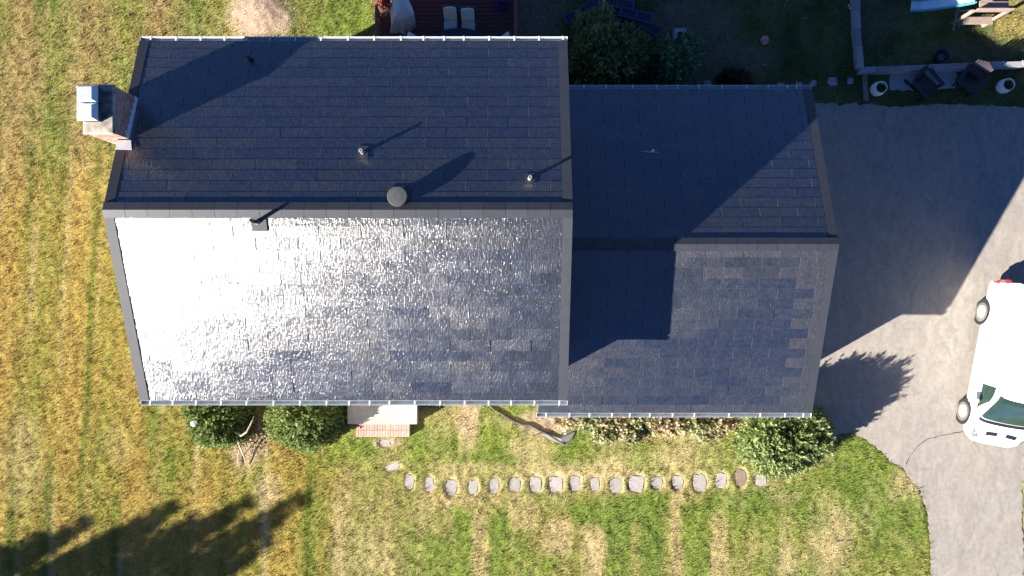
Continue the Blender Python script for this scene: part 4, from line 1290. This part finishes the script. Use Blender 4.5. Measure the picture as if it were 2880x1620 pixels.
# nose direction points down the picture and slightly left; +x of the model runs from nose to tail
hd = math.atan2(.983, .185)
tail_dir = Vector((.185, .983, 0)); right = Vector((.983, -.185, 0))
wheel_f = G(2712, 1156, .36)        # front wheel on the visible side
nose = wheel_f - tail_dir * .98 + right * .98
make_van(Vector((nose.x, nose.y, 0.012)), hd)


# ------------------------------------------------------------------ back yard: deck and what stands on it
DZ = .55
dk0, dk1 = G(1071, 60, DZ).x, G(1450, 60, DZ).x
deck = empty('deck', ((dk0 + dk1) / 2, 8.6, 0), 'dark red timber deck behind the house with a railing', 'deck')
bwid = .145; y = 6.56; ytop = 10.95; i = 0
m_ = MB(); m_.box((0, 0, 0), (dk1 - dk0, bwid - .012, .03), ch=.004); ME_DB = m_.mesh('deck_board', M['deckred'])
while y < ytop:
    link('deck_board', ME_DB, deck, mw=Matrix.Translation(((dk0 + dk1) / 2, y + bwid / 2, DZ - .015 + random.gauss(0, .001))))
    y += bwid
m_ = MB()
for x in np.linspace(dk0 + .05, dk1 - .05, 5): m_.box((x, 8.75, DZ - .13), (.05, 4.36, .18))
m_.build('joist', M['deckred'], deck)
m_ = MB()
for x in (dk0 + .08, dk1 - .08):
    for yy in (6.8, 8.7, 10.7): m_.box((x, yy, .2), (.12, .12, .42))
m_.build('footing_post', M['deckred'], deck)
RH = 1.45
for x in (dk0, dk1):
    m_ = MB(); m_.box((x, 8.8, RH), (.10, 4.3, .04), ch=.006); m_.build('handrail', M['railred'], deck)
    for yy in (6.75, 8.1, 9.45, 10.85):
        m_ = MB(); m_.box((x, yy, (DZ + RH) / 2 - .04), (.09, .09, RH - DZ + .04)); m_.build('rail_post', M['railred'], deck)
    m_ = MB()
    for yy in np.arange(6.9, 10.8, .13): m_.box((x, yy, (DZ + RH) / 2), (.035, .035, RH - DZ - .08))
    o = m_.build('balusters', M['railred'], deck); o['kind'] = 'stuff'
m_ = MB(); m_.box(((dk0 + dk1) / 2, 10.9, RH), (dk1 - dk0, .10, .04), ch=.006); m_.build('handrail', M['railred'], deck)
m_ = MB()
for x in np.arange(dk0 + .1, dk1, .13): m_.box((x, 10.9, (DZ + RH) / 2), (.035, .035, RH - DZ - .08))
o = m_.build('balusters', M['railred'], deck); o['kind'] = 'stuff'

# covered grill: a draped cloth over a boxy grill
def drape(name, outline_top, outline_bot, z0, z1, mtl, parent=None, folds=9, seed=4, seg=64):
    rs = random.Random(seed)
    def at(poly, t):
        n = len(poly); f = t * n; i = int(f) % n; u = f - int(f); u = u * u * (3 - 2 * u) * .5 + u * .5
        a, b = poly[i], poly[(i + 1) % n]; return (a[0] * (1 - u) + b[0] * u, a[1] * (1 - u) + b[1] * u)
    m = MB(); rings = []
    for k, t in enumerate((0, .06, .35, .7, 1.0)):
        ring = []
        for s in range(seg):
            a, b = at(outline_top, s / seg), at(outline_bot, s / seg)
            w = t + .10 * t * math.sin(s / seg * folds * 2 * math.pi + 1.3 * math.sin(s * .3)) * (1 if t > .1 else 0)
            ring.append((a[0] * (1 - w) + b[0] * w, a[1] * (1 - w) + b[1] * w, z1 - (z1 - z0) * t - (.03 if k == 1 else 0)))
        rings.append(ring)
    vs = [p for r in rings for p in r]
    cx = sum(p[0] for p in rings[0]) / seg; cy = sum(p[1] for p in rings[0]) / seg
    vs.append((cx, cy, z1 + .03))
    fs = [(r * seg + s, r * seg + (s + 1) % seg, (r + 1) * seg + (s + 1) % seg, (r + 1) * seg + s) for r in range(4) for s in range(seg)]
    fs += [(s, len(vs) - 1, (s + 1) % seg) for s in range(seg)]
    m.add(vs, fs)
    return m.build(name, mtl, parent, True)
gt = 1.62
tp = [G(*p, gt) for p in ((1104, -22), (1140, -20), (1158, 18), (1164, 40), (1136, 52), (1106, 52))]
bt = [G(*p, DZ) for p in ((1098, -6), (1146, -4), (1163, 30), (1172, 78), (1140, 96), (1098, 92))]
grill = empty('covered_grill', ((tp[0].x + tp[2].x) / 2, 9.6, DZ), 'grill under a pale grey draped cover on the red deck', 'grill')
drape('cover', [(p.x, p.y) for p in tp], [(p.x, p.y) for p in bt], DZ + .02, gt, M['cover'], grill)
m_ = MB()
for p in ((1112, 10), (1150, 10), (1116, 60), (1150, 60)):
    c = G(*p, DZ); m_.bar((c.x, c.y, DZ), (c.x, c.y, DZ + .3), .05)
m_.build('leg', M['blackplastic'], grill)

def patio_chair(px, py, rot, label, cush):
    c = G(px, py, DZ + .45)
    e = empty('patio_chair', (c.x, c.y, DZ), label, 'chair', 'patio chairs round the dark table', rotz=rot)
    # faces -y in its own space
    m = MB(); m.box((0, 0, .40), (.52, .50, .06)); m.build('seat', M['wicker'], e, local=True)
    m = MB(); m.box((0, .02, .47), (.46, .44, .09), ch=.03); m.build('seat_cushion', M['cushion2'], e, local=True)
    b = Matrix.Rotation(-.42, 3, 'X')
    m = MB(); m.box((0, .36, .72), (.54, .05, .66), b); m.build('back', M['wicker'], e, local=True)
    m = MB()
    n = 9; vs = []
    for s in (0, 1):
        for i in range(n):
            x = -.225 + .45 * i / (n - 1); arch = .05 * (1 - (x / .225) ** 2)
            for z in (-.26, .26 + arch): vs.append(b @ Vector((x, -.03 - .06 * s, z)) + Vector((0, .36, .74)))
    N2 = 2 * n
    fs = []
    for i in range(n - 1):
        a = 2 * i
        fs += [(a, a + 2, a + 3, a + 1), (N2 + a, N2 + a + 1, N2 + a + 3, N2 + a + 2), (a + 1, a + 3, N2 + a + 3, N2 + a + 1), (a, N2 + a, N2 + a + 2, a + 2)]
    fs += [(0, 1, N2 + 1, N2), (N2 - 2, 2 * N2 - 2, 2 * N2 - 1, N2 - 1)]
    m.add(vs, fs); m.build('back_cushion', cush, e, local=True)
    for sx in (-1, 1):
        m = MB(); m.box((sx * .29, .02, .62), (.06, .52, .04)); m.build('armrest', M['wicker'], e, local=True)
        for sy in (-1, 1):
            m = MB(); m.bar((sx * .27, sy * .22, 0), (sx * .27, sy * .22, .61), .045); m.build('leg', M['wicker'], e, local=True)
    return e
patio_chair(1268, 72, 0, 'left of the two cream cushioned chairs behind the dark patio table', M['cushion'])
patio_chair(1317, 76, 0, 'right of the two cream cushioned chairs behind the dark patio table', M['cushion2'])
patio_chair(1188, 122, R(90), 'patio chair at the west end of the table, mostly under the eave', M['cushion'])
patio_chair(1396, 122, R(-90), 'patio chair at the east end of the table, mostly under the eave', M['cushion'])
c = G(1292, 120, DZ + .72)
tb = empty('patio_table', (c.x, c.y, DZ), 'dark oval patio table on the deck against the house', 'table')
m_ = MB(); m_.lathe([(.02, .70), (1.0, .70), (1.02, .715), (1.0, .73), (.02, .73)], 36); m_.v = [(v[0], v[1] * .5, v[2]) for v in m_.v]
m_.build('tabletop', M['glasstop'], tb, local=True)
for sx in (-1, 1):
    for sy in (-1, 1):
        m_ = MB(); m_.bar((sx * .7, sy * .28, 0), (sx * .6, sy * .24, .70), .05); m_.build('leg', M['wicker'], tb, local=True)

def flowers(name, px, py, z, r, petal, label, seed):
    rs = np.random.RandomState(seed); c = G(px, py, z + .3)
    e = empty(name, (c.x, c.y, z), label, 'flower pot')
    m = MB(); m.lathe([(.10, 0), (.15, .22), (.16, .24), (.14, .24), (.13, .20)], 16); m.build('pot', M['blackplastic'], e, local=True)
    n = 170; d = dome_dirs(n, rs, 0); P = d * np.array([r, r, .2]) + np.array([0, 0, .26])
    V, F, Cc = quads(P, unit(d + rs.normal(0, .5, (n, 3))), unit(rs.normal(0, 1, (n, 3)) + np.array([0, 0, 1])), rs.uniform(.05, .10, n), rs.uniform(.02, .035, n), np.tile(np.array([petal]), (n, 1)) * rs.uniform(.6, 1.4, (n, 1)))
    link('flowers', np_mesh('flowers', V, F, Cc, M['leaf']), e, local=True)
    return e
flowers('flower_pot', 1412, 14, DZ, .24, (.06, .03, .24), 'pot of purple flowers near the east rail of the deck', 5)
flowers('flower_pot', 1085, 4, DZ + .55, .22, (.55, .09, .05), 'pot of red flowers at the west rail of the deck', 6)
m_ = MB(); a, b = G(1084, 40, DZ + .04), G(1104, 18, DZ + .5); m_.bar(a, b, .07, .025)
o = m_.build('leaning_plank', M['timber']); tag(o, 'thin grey stick leaning beside the grill cover', 'stick')

# ---- navy shutters thrown behind the shrub
def shutter_mesh():
    e = {}
    L, W = 1.22, .36
    m = MB()
    m.box((0, W / 2 - .03, 0), (L, .06, .035)); m.box((0, -W / 2 + .03, 0), (L, .06, .035))
    for x in (-L / 2 + .035, 0, L / 2 - .035): m.box((x, 0, 0), (.07, W - .121, .034))
    e['shutter_frame'] = m.mesh('shutter_frame', M['shutter'])
    m = MB(); m.box((0, 0, -.010), (L - .15, W - .13, .006)); e['shutter_panel'] = m.mesh('shutter_panel', M['shutterin'])
    m = MB()
    rot = Matrix.Rotation(.5, 3, 'Y')
    for side in (-1, 1):
        for k in range(11): m.box((side * (.045 + .047 * k + .02), 0, .002), (.035, W - .125, .005), rot)
    e['shutter_slats'] = m.mesh('shutter_slats', M['shutterin'])
    return e
SH = shutter_mesh()
def shutter(px, py, z, ang, tx, ty, label):
    c = G(px, py, z)
    o = empty('shutter', c, label, 'shutter', 'navy shutters dumped behind the shrub')
    o.rotation_euler = (tx, ty, R(ang))
    for k in ('shutter_frame', 'shutter_panel', 'shutter_slats'):
        s_ = link(k, SH[k], o, local=True)
        if k == 'shutter_slats': s_['kind'] = 'stuff'
    return o
shutter(1632, 41, .06, 17, .05, 0, 'navy shutter lying alone left of the heap')
shutter(1790, 42, .34, -16, .05, -.1, 'long navy shutter on top of the heap, sloping to the right')
shutter(1737, 8, .30, -10, .1, .05, 'dark shutter topmost in the heap, cut by the top of the frame')
shutter(1728, 20, .22, -12, 0, .03, 'shutter just under the topmost one, showing only its edge')
shutter(1722, 42, .08, -5, 0, 0, 'lowest shutter of the heap, half under the shrub')
shutter(1815, 66, .10, -30, .0, .1, 'shutter tilted down to the right under the heap')
shutter(1672, 8, .10, 35, 0, 0, 'shutter pointing up left between the lone one and the heap')

c = G(1913, 96, .3)
bx_ = empty('grey_box', (c.x, c.y, 0), 'small square grey box with a dark arched opening beside the shrub', 'box')
m_ = MB(); hx, hy = .22, .20
arch = [(-.11, -.2), (-.11, -.02)] + [(-.11 * math.cos(t), -.02 + .10 * math.sin(t)) for t in np.linspace(.3, math.pi - .3, 7)] + [(.11, -.02), (.11, -.2)]
m_.prism([(-hx, -hy), (-hx, hy), (hx, hy), (hx, -hy)] + [(p[0], p[1]) for p in arch[::-1]], 'z', .02, .36)
m_.build('box_shell', M['greyblock'], bx_, local=True)
m_ = MB(); m_.box((0, -.06, .04), (.22, .28, .04)); m_.build('box_floor', M['blackplastic'], bx_, local=True)

c = G(2151, 113, .1)
m_ = MB()
rs = random.Random(5); prof = [(.05, -.03), (.13, .02), (.16, .09), (.12, .15), (.04, .17)]
m_.lathe(prof, 16); m_.v = [(v[0] * 1.15 * rs.uniform(.96, 1.04), v[1] * .9 * rs.uniform(.96, 1.04), v[2]) for v in m_.v]
o = m_.build('orange_lump', M['pinkstone'], None, True); o.location = (c.x, c.y, 0); o.rotation_euler = (0, 0, .9)
tag(o, 'pinkish orange oval lump alone on the shaded lawn', 'lump')
m_ = MB(); m_.lathe([(.005, -.047), (.03, -.036), (.045, -.012), (.045, .012), (.03, .036), (.005, .047)], 12); ME_BALL = m_.mesh('yellow_ball', M['ball'], True)
for i, (px, py, lb) in enumerate(((2388, 16, 'pale yellow ball, leftmost of the three by the block wall'), (2392, 23, 'pale yellow ball, lowest of the three by the block wall'), (2398, 19, 'pale yellow ball, closest to the block wall of the three'), (2397, 2, 'pale yellow ball alone at the top edge by the block wall'))):
    c = G(px, py, .05); o = link('yellow_ball', ME_BALL); o.location = (c.x, c.y, .045); tag(o, lb, 'ball', 'yellow balls by the wall')

# ---- low block walls
def blockwall(name, pts, label, h=.36, w=.21, blen=.66, z0=0.0):
    e = empty(name, G(*pts[0]), label, 'wall')
    m = MB()
    for a, b in zip(pts, pts[1:]):
        a, b = G(*a, h), G(*b, h)
        d = (b - a); n = max(1, round(d.length / blen)); ang = math.atan2(d.y, d.x)
        cuts = [0.0] + [(i + random.uniform(-.12, .12)) / n for i in range(1, n)] + [1.0]
        for t0, t1 in zip(cuts, cuts[1:]):
            c = a.lerp(b, (t0 + t1) / 2); l = d.length * (t1 - t0)
            nrm = Vector((-d.y, d.x, 0)).normalized() * random.gauss(0, .012)
            for lay in range(2):
                mb = MB(); hh = h / 2
                mb.box((0, 0, 0), (l - .008, w - .012 * random.random(), hh - .004), Matrix.Rotation(ang, 3, 'Z'), ch=.008)
                o = mb.build('block', M['wallblock'], e)
                o.matrix_basis = Matrix.Translation((c.x + nrm.x, c.y + nrm.y, hh * (lay + .5) + random.gauss(0, .002) + z0))
    return e
blockwall('block_wall', [(2410, -40), (2412, 26), (2415, 78), (2420, 130), (2425, 190)], 'low grey block wall running up the picture beside the shaded lawn')
blockwall('block_wall', [(2421, 197), (2540, 191), (2660, 187), (2790, 181), (2960, 176)], 'low grey block wall running across above the two dark chairs', blen=.58)
a, b = G(2429, 208), G(2434, 284)
m_ = MB(); m_.bar((a.x, a.y, .05), (b.x, b.y, .05), .16, .10); o = m_.build('border_timber', M['timber']); tag(o, 'old grey border timber leading from the wall corner to the driveway', 'timber')
pad = ragged([(2500, 204), (2690, 196), (2685, 248), (2600, 252), (2502, 254)], .1, .02, .045)
m_ = MB(); n_ = len(pad); m_.add(pad + [(p[0], p[1], -.1) for p in pad], [tuple(range(n_))] + [(i, i + n_, (i + 1) % n_ + n_, (i + 1) % n_) for i in range(n_)])
o = m_.build('gravel_pad', M['gravel']); tag(o, 'blue grey gravel pad under the dark chairs', kind='structure')

def adirondack(px, py, ang, label):
    c = G(px, py, .35)
    e = empty('garden_chair', (c.x, c.y, 0), label, 'chair', 'dark garden chairs on the gravel pad', rotz=R(ang))
    # faces +x
    for k in range(6):
        m = MB(); m.box((.30 - .105 * k, 0, .37 - .022 * k), (.095, .56, .022), Matrix.Rotation(-.2, 3, 'Y')); m.build('seat_slat', M['adir'], e, local=True)
    for k in range(7):
        y = -.27 + .09 * k; hgt = .86 - abs(k - 3) * .05
        m = MB(); m.bar((-.28, y * .92, .24), (-.28 - .36 * hgt, y * 1.08, .24 + .80 * hgt), .08, .022); m.build('back_slat', M['adir'], e, local=True)
    for s in (-1, 1):
        m = MB(); m.box((.02, s * .37, .56), (.78, .15, .025), ch=.006); m.build('armrest', M['adir'], e, local=True)
        m = MB(); m.bar((.34, s * .33, 0), (.34, s * .33, .55), .09, .03); m.build('front_leg', M['adir'], e, local=True)
        m = MB(); m.bar((.40, s * .29, .34), (-.62, s * .29, .02), .11, .025); m.build('rear_leg', M['adir'], e, local=True)
    m = MB(); m.bar((-.40, -.36, .54), (-.40, .36, .54), .07, .03); m.build('back_rail', M['adir'], e, local=True)
    return e
adirondack(2602, 238, -50, 'dark brown garden chair on the gravel, nearer the left white planter')
adirondack(2728, 226, -125, 'dark brown garden chair on the gravel, nearer the right white planter')

def planter(px, py, label, seed):
    c = G(px, py, .25)
    e = empty('planter', (c.x, c.y, 0), label, 'planter', 'white planters on the driveway edge')
    m = MB(); m.lathe([(.15, 0), (.235, .16), (.25, .30), (.225, .46), (.20, .52), (.215, .55), (.19, .55), (.175, .47)], 26); m.build('pot', M['pot'], e, True, local=True)
    m = MB(); m.lathe([(.02, .46), (.182, .46), (.10, .48), (.02, .485)], 18); m.build('soil', M['soil'], e, local=True)
    rs = np.random.RandomState(seed); n = 150; d = dome_dirs(n, rs, .1); P = d * np.array([.10, .10, .06]) + np.array([.03, -.02, .47])
    cc = np.where(rs.rand(n, 1) < .85, np.array([[.06, .085, .025]]), np.array([[.30, .07, .05]])) * rs.uniform(.6, 1.3, (n, 1))
    V, F, Cc = quads(P, unit(d + rs.normal(0, .5, (n, 3))), unit(rs.normal(0, 1, (n, 3)) + np.array([0, 0, 1])), rs.uniform(.06, .12, n), rs.uniform(.012, .022, n), cc)
    link('plant', np_mesh('plant', V, F, Cc, M['leaf']), e, local=True)
planter(2468, 251, 'white planter beside the border timber', 1)
planter(2823, 243, 'white planter at the right edge of the picture', 2)
c = G(2648, 159, .2)
tub = empty('black_tub', (c.x, c.y, 0), 'round black tub with a small bucket in it behind the block wall', 'tub')
m_ = MB(); m_.lathe([(.20, 0), (.26, .30), (.28, .32), (.25, .32), (.19, .03)], 26); m_.build('tub_shell', M['blackplastic'], tub, True, local=True)
m_ = MB(); m_.lathe([(.10, .03), (.13, .34), (.11, .34), (.10, .32)], 18, (-.08, -.06, 0)); m_.build('bucket', M['shutterin'], tub, local=True)

# ---- play set in the far corner
ps = empty('play_set', G(2760, 20), 'timber play set with pale blue slide and orange canopy in the shaded corner', 'play set')
px0, px1 = G(2700, 30, .6).x, G(2800, 30, .6).x
py0, py1 = G(2700, 34, 1.2).y, G(2700, 34, 1.2).y + 1.5
for x in (px0 + .05, px1):
    for y in (py0, py1):
        m_ = MB(); m_.box((x, y, .66), (.09, .09, 1.32)); m_.build('post', M['playwood'], ps)
for k in range(9):
    m_ = MB(); m_.box(((px0 + px1) / 2 + .2, py0 + .08 + .165 * k, 1.2), (px1 - px0 - .25, .155, .03)); m_.build('platform_board', M['playwood'], ps)
for k in range(2):
    m_ = MB(); m_.box(((px0 + px1) / 2, py0 - .052, 1.45 + .18 * k), (px1 - px0, .03, .13)); m_.build('rail_board', M['playwood'], ps)
a = G(2748, 58, .45)
m_ = MB(); m_.box((a.x + .03, a.y, .45), (1.06, .26, .04), ch=.006); m_.build('bench_plank', M['playwood'], ps)
m_ = MB()
for dx_ in (-.42, .46): m_.box((a.x + dx_, a.y, .21), (.08, .2, .42))
m_.build('bench_leg', M['playwood'], ps)
p0, p1 = G(2697, 14, .5), G(2698, 75, .5)
m_ = MB(); m_.bar((p0.x, p0.y, .5), (p1.x, p1.y, .12), .05); m_.bar((p0.x, p0.y - .2, .5), (a.x + .5, p0.y - .2, .5), .05); m_.build('brace', M['playwood'], ps)
# canopy: two sagging sheets over a ridge pole
cy_ = py1 + .45; m_ = MB()
n = 8
for s in (-1, 1):
    rows = []
    for i in range(n + 1):
        t = i / n
        for x in (px0 + .62, (px0 + px1) / 2 + .3, px1 + .05):
            sag = .08 * math.sin(math.pi * t)
            rows.append((x, cy_ + s * .95 * t, 1.95 - .62 * t - sag))
    rows2 = [(x, y_, z - .012) for x, y_, z in rows]
    b_ = len(rows)
    fs = [(i * 3 + j, i * 3 + j + 1, (i + 1) * 3 + j + 1, (i + 1) * 3 + j) for i in range(n) for j in range(2)]
    fs2 = [tuple(k + b_ for k in f[::-1]) for f in fs]
    m_.add(rows + rows2, fs + fs2)
m_.build('canopy', M['canopy'], ps, fix=False)
# slide chute running left and down from the tower
path = [G(2562, 18, .12), G(2590, 17, .22), G(2640, 11, .55), G(2700, 2, 1.0), G(2740, -6, 1.2)]
fine = []
for p, q_ in zip(path, path[1:]):
    for k in range(6): fine.append(p.lerp(q_, k / 6))
fine.append(path[-1])
def chute(off_in, off_out, h0, h1):
    m = MB(); A, B, C, D = [], [], [], []
    for i, p in enumerate(fine):
        d = fine[min(i + 1, len(fine) - 1)] - fine[max(i - 1, 0)]
        s = Vector((-d.y, d.x, 0)).normalized()
        A.append(p + s * off_in + Vector((0, 0, h0))); B.append(p + s * off_out + Vector((0, 0, h0))); C.append(p + s * off_in + Vector((0, 0, h1))); D.append(p + s * off_out + Vector((0, 0, h1)))
    k = len(fine)
    vs = A + B + C + D
    fs = []
    for i in range(k - 1):
        fs += [(i, i + 1, k + i + 1, k + i), (2 * k + i, 3 * k + i, 3 * k + i + 1, 2 * k + i + 1), (i, 2 * k + i, 2 * k + i + 1, i + 1), (k + i, k + i + 1, 3 * k + i + 1, 3 * k + i)]
    fs += [(0, k, 3 * k, 2 * k), (k - 1, 3 * k - 1, 4 * k - 1, 2 * k - 1)]
    m.add(vs, fs); return m
chute(-.17, .17, 0, .02).build('slide_bed', M['slide'], ps)
chute(-.21, -.171, -.02, .13).build('slide_side', M['slideteal'], ps)
chute(.171, .21, -.02, .13).build('slide_side', M['slideteal'], ps)

# ---- fallen leaves and bits on the shaded lawn
rs = np.random.RandomState(91)
n = 420
lx = np.concatenate([rs.uniform(5.5, 12.5, 260), rs.uniform(.4, 2.2, 160)]); ly = np.concatenate([rs.uniform(6.7, 10.6, 260), rs.uniform(7.8, 10.6, 160)])
P = np.stack([lx, ly, rs.uniform(.0, .05, n)], 1)
Vq, Fq, Cq = quads(P, unit(rs.normal(0, 1, (n, 3)) * np.array([1, 1, .2])), unit(rs.normal(0, .3, (n, 3)) + np.array([0, 0, 1])), rs.uniform(.03, .08, n), rs.uniform(.012, .03, n),
                   np.where(rs.rand(n, 1) < .75, np.array([[.16, .12, .07]]), np.array([[.45, .42, .36]])) * rs.uniform(.5, 1.2, (n, 1)))
o = link('fallen_leaves', np_mesh('fallen_leaves', Vq, Fq, Cq, M['leaf'])); tag(o, 'scattered fallen leaves on the shaded back lawn', 'leaves', kind='stuff')


# ------------------------------------------------------------------ conifers beyond the lower left corner, whose shadows lie on the lawn
def conifer_mesh(h, r, seed):
    rs = np.random.RandomState(seed)
    pp, dd, nn, ll, ww, cc = [], [], [], [], [], []
    z = .9
    while z < h:
        t = (z - .9) / (h - .9)
        rr = r * (1 - t) ** 1.05 + .10
        nbr = int(7 + 5 * (1 - t)); a0 = rs.uniform(0, 6.3)
        for b in range(nbr):
            a = a0 + b * 2 * np.pi / nbr + rs.normal(0, .15); L = rr * rs.uniform(.65, 1.2)
            d = np.array([np.cos(a), np.sin(a), -.12 + .35 * t]); d /= np.linalg.norm(d)
            s = np.array([-d[1], d[0], 0]); s /= np.linalg.norm(s)
            ns = max(4, int(L / .16))
            for k in range(ns):
                u = (k + .6) / ns; p = d * L * u + np.array([0, 0, z - .25 * L * u * u])
                for sg in (-1, 1, 0):
                    pp.append(p); dd.append(d * (.6 if sg else 1) + s * sg * .9 + rs.normal(0, .12, 3)); nn.append(np.array([0, 0, 1.]) + rs.normal(0, .35, 3))
                    ll.append(.40 * (1 - .45 * u) * rs.uniform(.7, 1.2)); ww.append(.05 * rs.uniform(.7, 1.3)); cc.append(np.array([.035, .06, .025]) * rs.uniform(.7, 1.3))
        z += .42 * (1 - .4 * t)
    V, F, C = quads(np.array(pp), unit(np.array(dd)), unit(np.array(nn)), np.array(ll), np.array(ww), np.array(cc))
    return np_mesh('crown', V, F, C, M['leaf'])
CM = [conifer_mesh(8.0, 2.1, 1), conifer_mesh(8.0, 1.7, 2)]
m_ = MB(); m_.tube([(0, 0, -.2), (0, 0, 3), (0, 0, 7.6)], [.18, .12, .02], 9); TM = m_.mesh('trunk', M['bark'])
TIPS = [(-16.9, -8.9, 7.6), (-15.2, -8.35, 8.4), (-13.6, -8.8, 7.8), (-12.0, -7.75, 8.6), (-9.3, -7.6, 8.4), (-7.4, -7.5, 9.0), (-18.3, -9.4, 8.0), (-10.6, -8.5, 7.4), (-8.6, -9.0, 8.0), (-12.9, -9.6, 8.0), (-15.5, -10.0, 8.0), (-16.0, -8.95, 7.2), (-14.3, -8.9, 7.6), (-12.8, -8.5, 7.4), (-11.3, -8.25, 7.8), (-10.0, -8.15, 7.2), (-8.3, -8.3, 7.6), (-17.6, -9.7, 7.5), (-9.4, -9.7, 8.0), (-11.4, -9.9, 8.0), (-14.0, -10.3, 8.0)]
for i, (tx, ty, h) in enumerate(TIPS):
    k = (h / math.tan(SUN_EL)); b = Vector((tx, ty, 0)) - Vector((math.cos(R(29.3)), math.sin(R(29.3)), 0)) * k
    e = empty('conifer', (b.x, b.y, -.03), 'conifer beyond the lower left corner, its shadow ' + ['second of the spikes from the left edge', 'third spike from the left edge', 'a low spike left of the middle', 'the tall middle spike', 'the spike left of the rightmost', 'the rightmost spike', 'cut by the left edge', 'filling between the middle spikes', 'filling under the rightmost spikes', 'filling the middle near the bottom', 'filling the left near the bottom', 'small spike near the left edge', 'small spike right of the third one', 'small spike before the tall middle one', 'small spike just after the tall middle one', 'small spike short of the rightmost pair', 'small spike between the rightmost pair', 'low spike at the left edge', 'lowest at the right end of the mass', 'lowest in the middle of the mass', 'lowest at the left of the mass'][i], 'tree', 'conifers beyond the lower left corner', rotz=i * 1.3)
    s = h / 8.0
    for nm, me in (('crown', CM[i % 2]), ('trunk', TM)):
        o = link(nm, me, e, local=True); o.scale = (s, s, s)
